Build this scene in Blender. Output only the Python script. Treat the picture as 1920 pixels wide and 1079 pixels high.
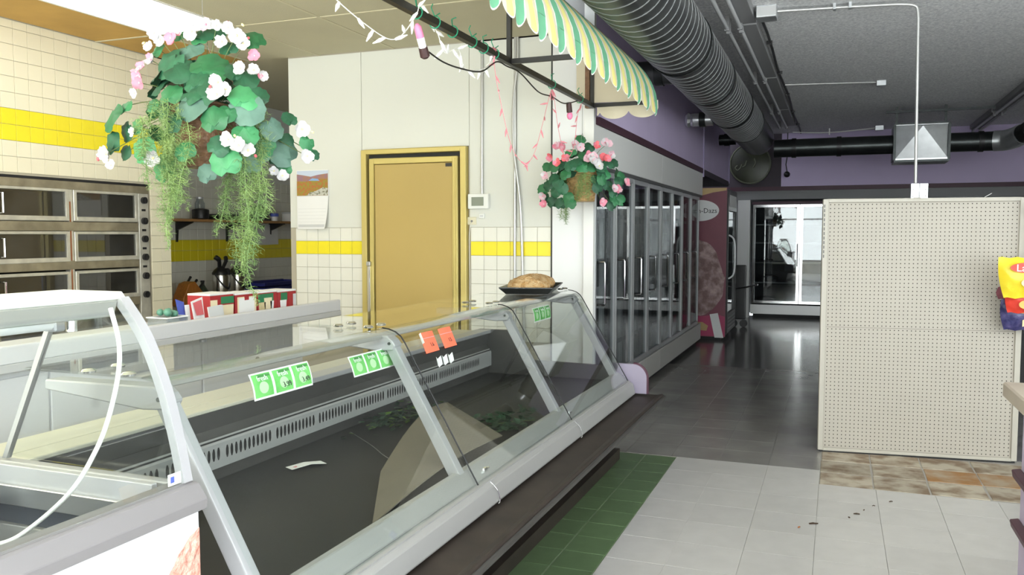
import bpy, bmesh, math, random
from mathutils import Vector, Matrix
random.seed(7)
PI = math.pi
scene = bpy.context.scene
C = scene.collection
for o in list(bpy.data.objects): bpy.data.objects.remove(o)

# ------------------------------------------------------------------ camera, world, light, exposure
YAW = math.radians(21.12); PITCH = math.radians(3.59)
cam_d = bpy.data.cameras.new('camera'); cam = bpy.data.objects.new('camera', cam_d); C.objects.link(cam)
cam.location = (0, 0, 1.45); cam.rotation_euler = (PI/2 - PITCH, 0, YAW)
cam_d.sensor_fit = 'HORIZONTAL'; cam_d.sensor_width = 36; cam_d.lens = 36*1570/1920
cam_d.clip_start = .02; cam_d.clip_end = 200
scene.camera = cam
w = bpy.data.worlds.new('world'); scene.world = w; w.use_nodes = True
w.node_tree.nodes['Background'].inputs[0].default_value = (.86, .93, 1, 1)
w.node_tree.nodes['Background'].inputs[1].default_value = 3.0
def area(name, loc, rot, sx, sy, power, col=(1, 1, 1)):
    d = bpy.data.lights.new(name, 'AREA'); d.shape = 'RECTANGLE'; d.size = sx; d.size_y = sy; d.energy = power; d.color = col
    o = bpy.data.objects.new(name, d); C.objects.link(o); o.location = loc; o.rotation_euler = rot; return o
# daylight entering through the storefront windows behind the camera
area('storefront_daylight', (-.4, -3.12, 1.55), (PI/2, 0, 0), 8.6, 2.2, 350, (.99, 1, 1))
area('side_window_daylight', (4.72, 1.2, 1.55), (PI/2, 0, PI/2), 6.0, 2.1, 230, (.99, 1, 1))
# upward fill lamp added outside the storefront as pavement bounce, to brighten the ceiling
area('pavement_bounce_fill', (-.4, -4.9, .03), (PI, 0, 0), 9.0, 3.2, 7500, (1, 1, 1))
vs = scene.view_settings
vs.view_transform = 'Standard'; vs.look = 'None'; vs.gamma = 1; vs.use_curve_mapping = False
vs.exposure = 0.0

# ------------------------------------------------------------------ materials
M = {}
def mat(name, col, rough=.5, metal=0, var=0, vscale=6, bump=0, bscale=40, stretch=(1, 1, 1), col2=None, lo=.4, hi=.65, rnd=0, emit=0, spec=.5, coat=0):
    m = bpy.data.materials.new(name); m.use_nodes = True; nt = m.node_tree; N = nt.nodes; L = nt.links
    b = N['Principled BSDF']
    b.inputs['Roughness'].default_value = rough; b.inputs['Metallic'].default_value = metal
    b.inputs['Specular IOR Level'].default_value = spec; b.inputs['Coat Weight'].default_value = coat
    c4 = (*col, 1); b.inputs['Base Color'].default_value = c4
    co = N.new('ShaderNodeNewGeometry'); mp = N.new('ShaderNodeMapping'); mp.inputs['Scale'].default_value = stretch
    L.new(co.outputs['Position'], mp.inputs['Vector'])
    out = None
    if var or col2:
        n = N.new('ShaderNodeTexNoise'); n.inputs['Scale'].default_value = vscale; n.inputs['Detail'].default_value = 5
        L.new(mp.outputs['Vector'], n.inputs['Vector'])
        r = N.new('ShaderNodeValToRGB'); L.new(n.outputs['Fac'], r.inputs['Fac'])
        if col2:
            r.color_ramp.elements[0].position = lo; r.color_ramp.elements[1].position = hi
            r.color_ramp.elements[0].color = c4; r.color_ramp.elements[1].color = (*col2, 1)
        else:
            r.color_ramp.elements[0].position = .25; r.color_ramp.elements[1].position = .75
            r.color_ramp.elements[0].color = (*[max(0, x*(1-var)) for x in col], 1); r.color_ramp.elements[1].color = (*[min(1, x*(1+var)) for x in col], 1)
        out = r.outputs['Color']; L.new(out, b.inputs['Base Color'])
    if rnd:
        oi = N.new('ShaderNodeObjectInfo'); mr = N.new('ShaderNodeMapRange'); mr.inputs['To Min'].default_value = 1-rnd; mr.inputs['To Max'].default_value = 1+rnd
        L.new(oi.outputs['Random'], mr.inputs['Value'])
        hs = N.new('ShaderNodeHueSaturation'); L.new(mr.outputs['Result'], hs.inputs['Value'])
        if out: L.new(out, hs.inputs['Color'])
        else: hs.inputs['Color'].default_value = c4
        L.new(hs.outputs['Color'], b.inputs['Base Color'])
    if bump:
        n2 = N.new('ShaderNodeTexNoise'); n2.inputs['Scale'].default_value = bscale; n2.inputs['Detail'].default_value = 4
        L.new(mp.outputs['Vector'], n2.inputs['Vector'])
        bp = N.new('ShaderNodeBump'); bp.inputs['Strength'].default_value = bump; bp.inputs['Distance'].default_value = .02
        L.new(n2.outputs['Fac'], bp.inputs['Height']); L.new(bp.outputs['Normal'], b.inputs['Normal'])
    if emit:
        b.inputs['Emission Color'].default_value = c4; b.inputs['Emission Strength'].default_value = emit
    M[name] = m; return m
def glass(name, tint=(.97, .99, .98), refl=1.0, base=.045, haze=0.0):
    m = bpy.data.materials.new(name); m.use_nodes = True; nt = m.node_tree; N = nt.nodes; L = nt.links
    N.clear(); out = N.new('ShaderNodeOutputMaterial')
    tr = N.new('ShaderNodeBsdfTransparent'); tr.inputs[0].default_value = (*tint, 1)
    gl = N.new('ShaderNodeBsdfGlossy'); gl.inputs['Roughness'].default_value = .015; gl.inputs[0].default_value = (refl, refl, refl, 1)
    lw = N.new('ShaderNodeLayerWeight'); lw.inputs[0].default_value = .5
    p = N.new('ShaderNodeMath'); p.operation = 'POWER'; p.inputs[1].default_value = 5; L.new(lw.outputs['Facing'], p.inputs[0])
    ma = N.new('ShaderNodeMath'); ma.operation = 'MULTIPLY_ADD'; ma.inputs[1].default_value = 1-base; ma.inputs[2].default_value = base; L.new(p.outputs[0], ma.inputs[0])
    mx = N.new('ShaderNodeMixShader'); L.new(ma.outputs[0], mx.inputs[0]); L.new(tr.outputs[0], mx.inputs[1]); L.new(gl.outputs[0], mx.inputs[2])
    last = mx.outputs[0]
    if haze:
        df = N.new('ShaderNodeBsdfDiffuse'); df.inputs[0].default_value = (.8, .8, .78, 1)
        tc = N.new('ShaderNodeTexCoord'); ns = N.new('ShaderNodeTexNoise'); ns.inputs['Scale'].default_value = 5; ns.inputs['Detail'].default_value = 6; L.new(tc.outputs['Object'], ns.inputs['Vector'])
        k = N.new('ShaderNodeMath'); k.operation = 'MULTIPLY'; k.inputs[1].default_value = haze*2; L.new(ns.outputs['Fac'], k.inputs[0])
        m2 = N.new('ShaderNodeMixShader'); L.new(k.outputs[0], m2.inputs[0]); L.new(last, m2.inputs[1]); L.new(df.outputs[0], m2.inputs[2]); last = m2.outputs[0]
    L.new(last, out.inputs[0]); M[name] = m; return m

mat('vct', (.47, .458, .44), .38, var=.06, vscale=9, rnd=.035)
mat('vct_dark', (.23, .22, .205), .2, var=.18, vscale=3, rnd=.06)
mat('floor_far', (.17, .165, .16), .16, var=.3, vscale=1.5, bump=.02, bscale=6)
mat('grout', (.34, .32, .29), .8)
mat('green_tile', (.10, .155, .075), .38, var=.12, vscale=14, rnd=.07)
mat('bare_tile', (.42, .37, .29), .75, col2=(.20, .14, .09), vscale=7, lo=.42, hi=.62, bump=.1, bscale=30, rnd=.12)
mat('rust_tile', (.38, .30, .21), .75, col2=(.30, .15, .05), vscale=6, lo=.35, hi=.6, bump=.1, bscale=30, rnd=.12)
mat('cream_tile', (.80, .745, .57), .32, rnd=.015)
mat('white_tile', (.78, .77, .70), .32, rnd=.02)
mat('yellow_tile', (.86, .72, .02), .32, rnd=.02)
mat('tile_grout', (.45, .41, .32), .85)
mat('wall_panel', (.70, .705, .65), .5, var=.012, vscale=2)
mat('wall_white', (.80, .80, .78), .6, var=.02, vscale=2)
mat('pillar_white', (.80, .81, .82), .5)
mat('popcorn', (.80, .80, .84), .95, var=.3, vscale=48, bump=.6, bscale=60)
mat('ceil_panel', (.56, .52, .36), .9, var=.03, vscale=3, bump=.15, bscale=150, rnd=.03)
mat('ceil_stained', (.56, .34, .09), .9, var=.12, vscale=3)
mat('tbar', (.60, .55, .38), .6)
mat('purple', (.66, .555, .80), .6, var=.04, vscale=2)
mat('purple_edge', (.36, .30, .48), .5)
mat('cheek', (.30, .265, .35), .5)
mat('lilac', (.46, .39, .54), .5)
mat('maroon', (.075, .028, .045), .5)
mat('maroon_panel', (.06, .045, .06), .6)
mat('black_trim', (.012, .012, .013), .6)
mat('fascia_grey', (.80, .80, .78), .45)
mat('base_grey', (.72, .71, .68), .5)
mat('dark_grey', (.09, .09, .092), .55)
mat('mid_grey', (.24, .24, .245), .5)
mat('vent_grey', (.34, .34, .34), .5)
mat('alu', (.62, .63, .65), .32, 1.0)
mat('alu_dull', (.52, .52, .52), .45, .85)
mat('door_alu', (.50, .51, .52), .45, .6)
mat('alu_paint', (.37, .37, .36), .42, .25)
mat('chrome', (.85, .85, .86), .12, 1.0)
mat('silver_paint', (.45, .45, .47), .4, .3)
mat('duct', (.095, .10, .102), .36, .75, var=.25, vscale=4)
mat('duct_seam', (.46, .47, .48), .4, .7)
mat('duct_dark', (.05, .055, .055), .3, .8, var=.2)
mat('galv', (.80, .82, .84), .30, .9, var=.15, vscale=5)
mat('conduit', (.55, .55, .54), .4, .6)
mat('door_gold', (.50, .36, .115), .55, var=.02, vscale=2)
mat('frame_gold', (.60, .49, .17), .42, .35)
mat('deck_black', (.014, .0135, .013), .62, var=.35, vscale=5, bump=.05, bscale=12)
mat('case_dark', (.05, .047, .044), .5, var=.25, vscale=5)
mat('brown_base', (.030, .022, .017), .55, var=.35, vscale=8)
mat('cream_steel', (.56, .54, .45), .4, var=.05, vscale=3)
mat('counter_grey', (.64, .64, .66), .5, var=.02)
mat('counter_lip', (.48, .48, .485), .5)
mat('gel_white', (.76, .77, .80), .35)
mat('gel_rim', (.20, .19, .195), .5)
mat('gel_canopy', (.78, .80, .76), .4)
mat('liner', (.30, .30, .30), .42, .4, var=.12, vscale=10)
mat('gasket', (.028, .034, .05), .4)
mat('hose_white', (.82, .82, .80), .4)
mat('tube_white', (.85, .86, .88), .3)
mat('scoop', (.62, .25, .19), .8, col2=(.80, .46, .38), vscale=40, lo=.35, hi=.7, bump=.9, bscale=60)
mat('sticker_white', (.85, .86, .9), .5)
mat('ink_blue', (.08, .12, .5), .5)
mat('ink_dark', (.03, .04, .03), .6)
mat('card_green', (.11, .50, .09), .5, col2=(.20, .62, .16), vscale=12)
mat('card_dark_green', (.05, .26, .05), .5)
mat('card_glow', (.50, .76, .44), .5)
mat('paper', (.83, .83, .83), .7)
mat('tag_red', (.95, .17, .09), .55)
mat('peg_brown', (.15, .13, .10), .7, var=.1, vscale=8)
mat('peg_cream', (.395, .365, .315), .55, var=.02, vscale=4)
mat('peg_frame', (.43, .405, .35), .45)
mat('hole_dark', (.03, .026, .02), .9)
mat('oven_steel', (.34, .30, .22), .42, .6, var=.3, vscale=9)
mat('oven_door', (.62, .60, .53), .38, .5, var=.18, vscale=12)
mat('oven_inside', (.03, .026, .022), .6)
mat('rust', (.30, .10, .03), .8)
mat('cloth_rust', (.30, .07, .02), .8, var=.5, vscale=30)
mat('black_plastic', (.012, .012, .013), .4)
mat('wood_shelf', (.42, .22, .08), .5, var=.2, vscale=10, stretch=(8, 1, 8))
mat('knife_wood', (.42, .15, .025), .45, var=.2, vscale=8, stretch=(6, 6, 1))
mat('steel', (.66, .64, .60), .22, 1.0)
mat('tray_blue', (.03, .035, .22), .4)
mat('tray_grey', (.42, .42, .42), .5)
mat('bottle_green', (.03, .05, .03), .3)
mat('box_red', (.36, .018, .024), .5)
mat('box_green', (.02, .19, .08), .5)
mat('box_cream', (.80, .70, .48), .6)
mat('box_tan', (.62, .52, .30), .6)
mat('clear_green', (.12, .30, .22), .3)
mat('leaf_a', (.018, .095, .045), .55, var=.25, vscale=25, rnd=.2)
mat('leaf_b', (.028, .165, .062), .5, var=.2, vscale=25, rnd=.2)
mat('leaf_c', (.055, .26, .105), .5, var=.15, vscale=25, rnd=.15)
mat('leaf_g', (.085, .17, .13), .6, var=.15, vscale=25, rnd=.15)
mat('leaf_yellow', (.55, .45, .03), .5)
mat('fern', (.14, .24, .075), .6, col2=(.26, .37, .12), vscale=9)
mat('stem', (.10, .14, .04), .6)
mat('petal_w', (.52, .51, .52), .6, rnd=.05)
mat('petal_p', (.66, .22, .30), .6, rnd=.1)
mat('petal_lp', (.66, .42, .48), .6, rnd=.1)
mat('petal_c', (.70, .14, .16), .6, rnd=.1)
mat('bud', (.80, .70, .35), .6)
mat('wicker', (.20, .105, .055), .6, var=.35, vscale=30, bump=.3, bscale=80)
mat('wicker_light', (.42, .27, .11), .6, var=.3, vscale=30)
mat('wire', (.25, .25, .24), .4, .5)
mat('awn_green', (.15, .43, .25), .8, var=.05)
mat('awn_yellow', (.80, .72, .25), .8, var=.05)
mat('awn_cream', (.66, .59, .42), .8)
mat('awn_white', (.80, .80, .74), .8)
mat('awn_inside', (.66, .60, .46), .85)
mat('frame_black', (.010, .010, .010), .45)
mat('tie_green', (.02, .30, .16), .5)
mat('light_white', (.85, .85, .82), .4)
mat('light_pink', (.75, .25, .30), .4)
mat('bulb_pink', (.90, .25, .45), .35)
mat('socket', (.05, .02, .02), .5)
mat('bread', (.42, .23, .075), .85, col2=(.66, .48, .27), vscale=35, lo=.35, hi=.7, bump=.8, bscale=90)
mat('tray_black', (.02, .021, .02), .35)
mat('hd_maroon', (.21, .06, .085), .45, var=.12, vscale=3)
mat('hd_magenta', (.42, .05, .13), .45)
mat('hd_tan', (.55, .38, .18), .5)
mat('hd_choc', (.22, .13, .125), .5, col2=(.50, .36, .35), vscale=11, lo=.42, hi=.68, bump=.9, bscale=14)
mat('sign_olive', (.022, .026, .008), .35, var=.5, vscale=4)
mat('sign_pale', (.09, .10, .06), .5)
mat('lay_yellow', (.80, .62, .03), .3, var=.08, bump=.3, bscale=14)
mat('lay_red', (.70, .05, .03), .35, bump=.3, bscale=14)
mat('bag_navy', (.025, .025, .11), .3, col2=(.10, .09, .22), vscale=20, bump=.4, bscale=18)
mat('bag_orange', (.85, .42, .10), .4)
mat('chip', (.85, .68, .36), .6)
mat('ctop', (.42, .36, .30), .45, var=.05)
mat('leaf_dry', (.06, .035, .02), .8)
mat('thermo', (.80, .81, .78), .5)
mat('lcd', (.23, .26, .21), .3)
mat('outlet', (.70, .66, .50), .5)
mat('cal_sky', (.55, .62, .75), .6); mat('cal_hill', (.30, .17, .22), .6, col2=(.40, .20, .08), vscale=30)
mat('cal_wood', (.30, .27, .04), .6, col2=(.45, .15, .04), vscale=45, lo=.4, hi=.6); mat('cal_lake', (.25, .42, .70), .5); mat('cal_rock', (.55, .54, .48), .7, col2=(.2, .2, .13), vscale=60, lo=.5, hi=.6)
mat('print_grey', (.62, .63, .64), .7); mat('print_red', (.75, .35, .38), .7)
mat('tube_off', (.55, .56, .57), .35)
mat('fix_grey', (.26, .26, .265), .5)
mat('shelf_item', (.05, .05, .055), .5, var=.4, vscale=20)
mat('lamp_glow', (1, .97, .90), .5, emit=3.0)
mat('back_dark', (.055, .055, .058), .7)
mat('freezer_in', (.17, .18, .19), .5)
glass('pane'); glass('pane_dirty', (.95, .97, .96), base=.026, haze=.002); glass('pane_dark', (.80, .83, .84), base=.07)
glass('pane_freezer', (.80, .83, .84), refl=.42, base=.04)
glass('pane_oven', (.27, .25, .22), base=.07, haze=.03)
glass('tag_clear', (.75, .80, .83), base=.10, haze=.12)

# ------------------------------------------------------------------ mesh helpers
class MB:
    def __init__(s, xf=None): s.v = []; s.f = []; s.m = []; s.xf = xf; s.cur = 0
    def add(s, vs, fs):
        n = len(s.v)
        s.v += [(s.xf @ Vector(p)) if s.xf else Vector(p) for p in vs]
        s.f += [[n+i for i in f] for f in fs]; s.m += [s.cur]*len(fs); return s
    def box(s, x0, x1, y0, y1, z0, z1):
        return s.add([(x0,y0,z0),(x1,y0,z0),(x1,y1,z0),(x0,y1,z0),(x0,y0,z1),(x1,y0,z1),(x1,y1,z1),(x0,y1,z1)],
                     [(0,3,2,1),(4,5,6,7),(0,1,5,4),(1,2,6,5),(2,3,7,6),(3,0,4,7)])
    def prism(s, poly, ax, a, b):
        def P(u, v, t): return {'X': (t,u,v), 'Y': (u,t,v), 'Z': (u,v,t)}[ax]
        n = len(poly)
        return s.add([P(u,v,a) for u,v in poly]+[P(u,v,b) for u,v in poly],
                     [list(range(n)), list(range(2*n-1, n-1, -1))]+[(i,(i+1)%n,n+(i+1)%n,n+i) for i in range(n)])
    def sheet(s, grid, thick=0):
        # grid of points [row][col]; optional thickness along the averaged normal
        R = len(grid); K = len(grid[0]); V = [Vector(p) for r in grid for p in r]
        F = [(i*K+j, i*K+j+1, (i+1)*K+j+1, (i+1)*K+j) for i in range(R-1) for j in range(K-1)]
        if not thick: return s.add(V, F)
        nrm = [Vector() for _ in V]
        for f in F:
            n = (V[f[1]]-V[f[0]]).cross(V[f[3]]-V[f[0]])
            for i in f: nrm[i] += n
        W = [v - (n.normalized()*thick if n.length else Vector()) for v, n in zip(V, nrm)]; N = len(V)
        F2 = [tuple(N+i for i in reversed(f)) for f in F]
        edge = [j for j in range(K)]+[i*K+K-1 for i in range(1, R)]+[(R-1)*K+j for j in range(K-2, -1, -1)]+[i*K for i in range(R-2, 0, -1)]
        F3 = [(edge[(i+1) % len(edge)], edge[i], N+edge[i], N+edge[(i+1) % len(edge)]) for i in range(len(edge))]
        return s.add(V+W, F+F2+F3)
    def tube(s, path, r, n=8, closed=False, caps=True, sq=1.0):
        P = [Vector(p) for p in path]; rs = r if isinstance(r, (list, tuple)) else [r]*len(P)
        rings = []; up = None
        for i, p in enumerate(P):
            t = (P[min(i+1, len(P)-1)]-P[max(i-1, 0)]).normalized()
            if up is None:
                up = Vector((0,0,1)) if abs(t.z) < .9 else Vector((1,0,0))
            a = (up - t*up.dot(t)); a = a.normalized() if a.length > 1e-6 else t.orthogonal().normalized(); up = a; b = t.cross(a)
            rings.append([p + (a*math.cos(2*PI*k/n) + b*math.sin(2*PI*k/n)*sq)*rs[i] for k in range(n)])
        V = [v for g in rings for v in g]; m = len(P)
        F = [(i*n+k, i*n+(k+1) % n, (i+1)*n+(k+1) % n, (i+1)*n+k) for i in range(m-1) for k in range(n)]
        if caps: F += [list(range(n-1, -1, -1)), [(m-1)*n+k for k in range(n)]]
        return s.add(V, F)
    def cyl(s, a, b, r, r2=None, n=16): return s.tube([a, b], [r, r if r2 is None else r2], n)
    def lathe(s, c, prof, n=24, ax='Z', mod=None):
        V = []; m = len(prof)
        for j, (r, h) in enumerate(prof):
            for k in range(n):
                a = 2*PI*k/n; rr = r + (mod(j, k) if mod else 0)
                u, v = rr*math.cos(a), rr*math.sin(a)
                V.append({'Z': (c[0]+u, c[1]+v, c[2]+h), 'Y': (c[0]+u, c[1]+h, c[2]+v), 'X': (c[0]+h, c[1]+u, c[2]+v)}[ax])
        F = [(j*n+k, j*n+(k+1) % n, (j+1)*n+(k+1) % n, (j+1)*n+k) for j in range(m-1) for k in range(n)]
        return s.add(V, F+[list(range(n-1, -1, -1)), [(m-1)*n+k for k in range(n)]])
    def ball(s, c, r, n=12, m=8):
        r = r if isinstance(r, (tuple, list)) else (r, r, r); V = []
        for j in range(m+1):
            t = PI*j/m
            for k in range(n):
                a = 2*PI*k/n; V.append((c[0]+r[0]*math.sin(t)*math.cos(a), c[1]+r[1]*math.sin(t)*math.sin(a), c[2]+r[2]*math.cos(t)))
        return s.add(V, [(j*n+k, (j+1)*n+k, (j+1)*n+(k+1) % n, j*n+(k+1) % n) for j in range(m) for k in range(n)])
    def text(s, body, size, xf, depth=.001):
        cu = bpy.data.curves.new('t', 'FONT'); cu.body = body; cu.size = size; cu.align_x = 'CENTER'; cu.align_y = 'CENTER'; cu.extrude = depth/2; cu.resolution_u = 2
        o = bpy.data.objects.new('t', cu); C.objects.link(o)
        me = o.evaluated_get(bpy.context.evaluated_depsgraph_get()).to_mesh()
        s.add([xf @ v.co for v in me.vertices], [list(p.vertices) for p in me.polygons])
        bpy.data.objects.remove(o); bpy.data.curves.remove(cu); return s
    def mesh(s, name, mats, off=Vector(), smooth=False, bevel=0, seg=1):
        me = bpy.data.meshes.new(name)
        me.from_pydata([v-off for v in s.v], [], s.f)
        for mm in (mats if isinstance(mats, (list, tuple)) else [mats]): me.materials.append(M[mm])
        me.polygons.foreach_set('material_index', s.m)
        bm = bmesh.new(); bm.from_mesh(me)
        bmesh.ops.remove_doubles(bm, verts=bm.verts, dist=1e-5)
        bmesh.ops.recalc_face_normals(bm, faces=bm.faces)
        if bevel: bmesh.ops.bevel(bm, geom=[e for e in bm.edges if len(e.link_faces) == 2 and e.calc_face_angle(0) > .5], offset=bevel, segments=seg, affect='EDGES', profile=.7, clamp_overlap=True)
        bm.to_mesh(me); bm.free()
        if smooth:
            me.polygons.foreach_set('use_smooth', [True]*len(me.polygons))
            try: me.set_sharp_from_angle(angle=.7)
            except Exception: pass
        me.update(); return me
    def build(s, name, mats, parent=None, smooth=False, bevel=0, seg=1, kind=None):
        if parent is not None:
            r = parent
            while r.parent: r = r.parent
            off = Vector(r.location)
        else:
            xs = [v.x for v in s.v]; ys = [v.y for v in s.v]; off = Vector(((min(xs)+max(xs))/2, (min(ys)+max(ys))/2, min(v.z for v in s.v)))
        o = bpy.data.objects.new(name, s.mesh(name, mats, off, smooth, bevel, seg)); C.objects.link(o)
        if parent is not None: o.parent = parent
        else: o.location = off
        if kind: o['kind'] = kind
        return o
def tag(o, label, cat, group=None):
    o['label'] = label; o['category'] = cat
    if group: o['group'] = group
    return o
def thing(name, label, cat, loc, group=None):
    o = bpy.data.objects.new(name, None); C.objects.link(o); o.location = loc; o.empty_display_size = .1
    return tag(o, label, cat, group)
def struct(o, label=None, cat=None):
    o['kind'] = 'structure'
    if label: o['label'] = label
    if cat: o['category'] = cat
    return o
def piece(name, me, loc, parent, rot=(0,0,0), scl=(1,1,1)):
    o = bpy.data.objects.new(name, me); C.objects.link(o)
    if parent is not None:
        r = parent
        while r.parent: r = r.parent
        o.parent = parent; o.location = Vector(loc)-Vector(r.location)
    else: o.location = loc
    o.rotation_euler = rot; o.scale = scl; return o
def B(*a): return MB().box(*a)
def spline(pts, n=8):
    P = [Vector(p) for p in pts]; out = []
    for i in range(len(P)-1):
        a, b, c, d = P[max(i-1, 0)], P[i], P[i+1], P[min(i+2, len(P)-1)]
        for k in range(n):
            t = k/n; out.append(.5*((2*b)+(c-a)*t+(2*a-5*b+4*c-d)*t*t+(-a+3*b-3*c+d)*t**3))
    return out+[P[-1]]
def holed(mb, o, u, v, nu, nv, pu, pv, rw, rh, seg=8):
    """flat sheet with nu x nv real oval holes; o corner, u and v unit vectors, pitch pu pv, hole half sizes rw rh"""
    o, u, v = Vector(o), Vector(u), Vector(v)
    for i in range(nu):
        for j in range(nv):
            c = o+u*(i+.5)*pu+v*(j+.5)*pv
            sq = []; ho = []
            for k in range(seg):
                a = 2*PI*(k+.5)/seg; cx, cy = math.cos(a), math.sin(a); m = max(abs(cx), abs(cy))
                sq.append(c+u*(pu/2*cx/m)+v*(pv/2*cy/m)); ho.append(c+u*rw*cx+v*rh*cy)
            V = sq+ho; F = [(k, (k+1) % seg, seg+(k+1) % seg, seg+k) for k in range(seg)]
            # corners
            for q in range(4):
                a = PI/4+q*PI/2; V.append(c+u*(pu/2*(1 if math.cos(a) > 0 else -1))+v*(pv/2*(1 if math.sin(a) > 0 else -1)))
            ks = [0, 2, 4, 6]
            if seg == 8:
                F += [(0, 2*seg+0, 1), (2, 2*seg+1, 3), (4, 2*seg+2, 5), (6, 2*seg+3, 7)]
            mb.add(V, F)
    return mb

# ================================================================== THE SETTING
# ---- floor
floor = B(-7, 4.6, -3, 15.6, -.12, -.004).build('floor', 'grout'); struct(floor)
def tile_mesh(name, sx, sy, h, m, bev=.0015):
    return MB().box(-sx/2, sx/2, -sy/2, sy/2, -h, 0).mesh(name, m, bevel=bev)
V = .305
me_v = tile_mesh('vct_tile', V-.0015, V-.0015, .006, 'vct', .0006); me_vn = tile_mesh('vct_cut_tile', .268, V-.0015, .006, 'vct', .001)
me_d = tile_mesh('dark_tile', V-.002, V-.002, .006, 'vct_dark', .0008)
X0 = -.0615
for j in range(13):
    y = 5.43-V*(j+.5)
    piece('floor_tile', me_vn, (-.805, y, 0), floor)
    for i in range(-2, 8):
        x = X0+V*(i+.5)
        if j < 1 and 0 <= i < 4: continue
        piece('floor_tile', me_v, (x, y, 0), floor)
me_b = tile_mesh('bare_floor_tile', .288, .27, .006, 'bare_tile', .003); me_r = tile_mesh('rusty_floor_tile', .288, .27, .006, 'rust_tile', .003)
for i in range(4):
    for j in range(3):
        piece('bare_tile', me_r if (i >= 2 and j == 1) else me_b, (X0+.15+.297*i+random.uniform(-.004, .004), 5.26+.285*j+.01*i, -.0012), floor)
for j in range(13):
    for i in range(-5, 1):
        piece('floor_tile', me_d, (X0+V*(i-.5)+(.0 if i else 0), 5.43+V*(j+.5), 0), floor)
ff = MB(); ff.box(-1.89, -.06, 9.396, 15.6, -.006, 0); ff.box(-.06, 4.6, 6.1, 15.6, -.006, 0); ff.box(2.4, 4.6, -3, 6.1, -.006, 0); ff.box(-7, -1.9, 5.3, 15.6, -.006, 0)
ff.build('floor_field', 'floor_far', floor, kind='stuff')
f2 = MB(); f2.box(-1.14, 2.4, -3, 1.465, -.006, 0); f2.box(-7, -1.56, -3, 5.3, -.006, 0); f2.build('floor_field_front', 'vct', floor, kind='stuff')
me_g = tile_mesh('green_floor_tile', .197, .197, .007, 'green_tile', .002)
for j in range(19):
    for i in range(3): piece('green_tile', me_g, (-.94-.2*(i+.5), 5.41-.2*(j+.5), .0008), floor)

# ---- ceilings
cm = B(-1.78, 4.6, -3, 15.6, 3.2, 3.3).build('ceiling', 'popcorn'); struct(cm)
cd = B(-7, -1.78, -3, 9.6, 2.945, 3.05).build('ceiling', 'tbar'); struct(cd)
XL = [-1.8, -2.02, -2.67, -3.32, -4.02, -4.72, -5.34]; YL = [-.0, 1.29, 2.51, 3.73, 4.95, 5.98]
for a in range(len(XL)-1):
    for b in range(len(YL)-1):
        if a == 4 and b < 4: continue
        x1, x0, y0, y1 = XL[a]-.012, XL[a+1]+.012, YL[b]+.012, YL[b+1]-.012
        B(x0, x1, y0, y1, 2.934, 2.946).build('ceiling_panel', 'ceil_stained' if a == 5 else 'ceil_panel', cd)
for x in XL[1:6]: B(x-.011, x+.011, 0, 5.98, 2.93, 2.9455).build('ceiling_bar', 'tbar', cd)
for y in YL[1:5]:
    B(-5.34, -4.731, y-.011, y+.011, 2.9305, 2.9455).build('ceiling_bar', 'tbar', cd)
    B(-4.009, -1.8, y-.011, y+.011, 2.9305, 2.9455).build('ceiling_bar', 'tbar', cd)
for k, (y0, y1) in enumerate(((.0, 1.28), (1.30, 2.50), (2.52, 3.72), (3.74, 4.94))):
    t = thing('ceiling_light', ['recessed fluorescent ceiling panel lit white behind the flowers, above the ovens', 'lit fluorescent ceiling panel second from the ovens', 'lit fluorescent ceiling panel third from the ovens', 'lit fluorescent ceiling panel over the front of the deli area'][3-k], 'ceiling light', ((-4.37), (y0+y1)/2, 2.92), 'row of fluorescent ceiling panels')
    fr = MB(); fr.box(-4.71, -4.69, y0, y1, 2.925, 2.945); fr.box(-4.05, -4.03, y0, y1, 2.925, 2.945); fr.box(-4.69, -4.05, y0, y0+.02, 2.925, 2.945); fr.box(-4.69, -4.05, y1-.02, y1, 2.925, 2.945)
    fr.build('light_frame', 'light_white', t); B(-4.69, -4.05, y0+.02, y1-.02, 2.930, 2.936).build('diffuser', 'lamp_glow', t)

# ---- walls
TP = .11
def wall_tiles(wall, us, z0, rows, place, mcol, rot=(0,0,0)):
    for u in us:
        for r in range(rows):
            z = z0+TP*(r+.5); m = mcol(u, z)
            piece('wall_tile', m, place(u, z), wall, rot)
def wt(name, m): return MB().box(-TP/2+.0014, TP/2-.0014, -.007, 0, -TP/2+.0014, TP/2-.0014).mesh(name, m, bevel=.0012)
me_cr, me_wh, me_ye = wt('cream_wall_tile', 'cream_tile'), wt('white_wall_tile', 'white_tile'), wt('yellow_wall_tile', 'yellow_tile')
# left wall (tiled above and beside the oven)
wl = MB(); wl.box(-5.5, -5.35, -3, 4.02, 0, 2.945); wl.box(-5.5, -5.35, 4.02, 5.455, 1.87, 2.945); wl.box(-5.5, -5.35, 5.455, 5.68, 0, 2.945)
wl = struct(wl.build('wall_left', 'tile_grout'))
me_cut = MB().box(-TP/2+.0014, TP/2-.0014, -.007, 0, -.027, .027).mesh('cut_wall_tile', 'cream_tile', bevel=.0012)
us = [5.68-TP*(i+.5) for i in range(16)]
wall_tiles(wl, us, 1.885, 9, lambda u, z: (-5.35, u, z), lambda u, z: me_ye if 2.13 < z < 2.36 else me_cr, (0,0,PI/2))
for u in us: piece('wall_tile', me_cut, (-5.35, u, 2.904), wl, (0,0,PI/2))
wall_tiles(wl, us[:2], .675, 11, lambda u, z: (-5.35, u, z), lambda u, z: me_cr, (0,0,PI/2))
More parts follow.
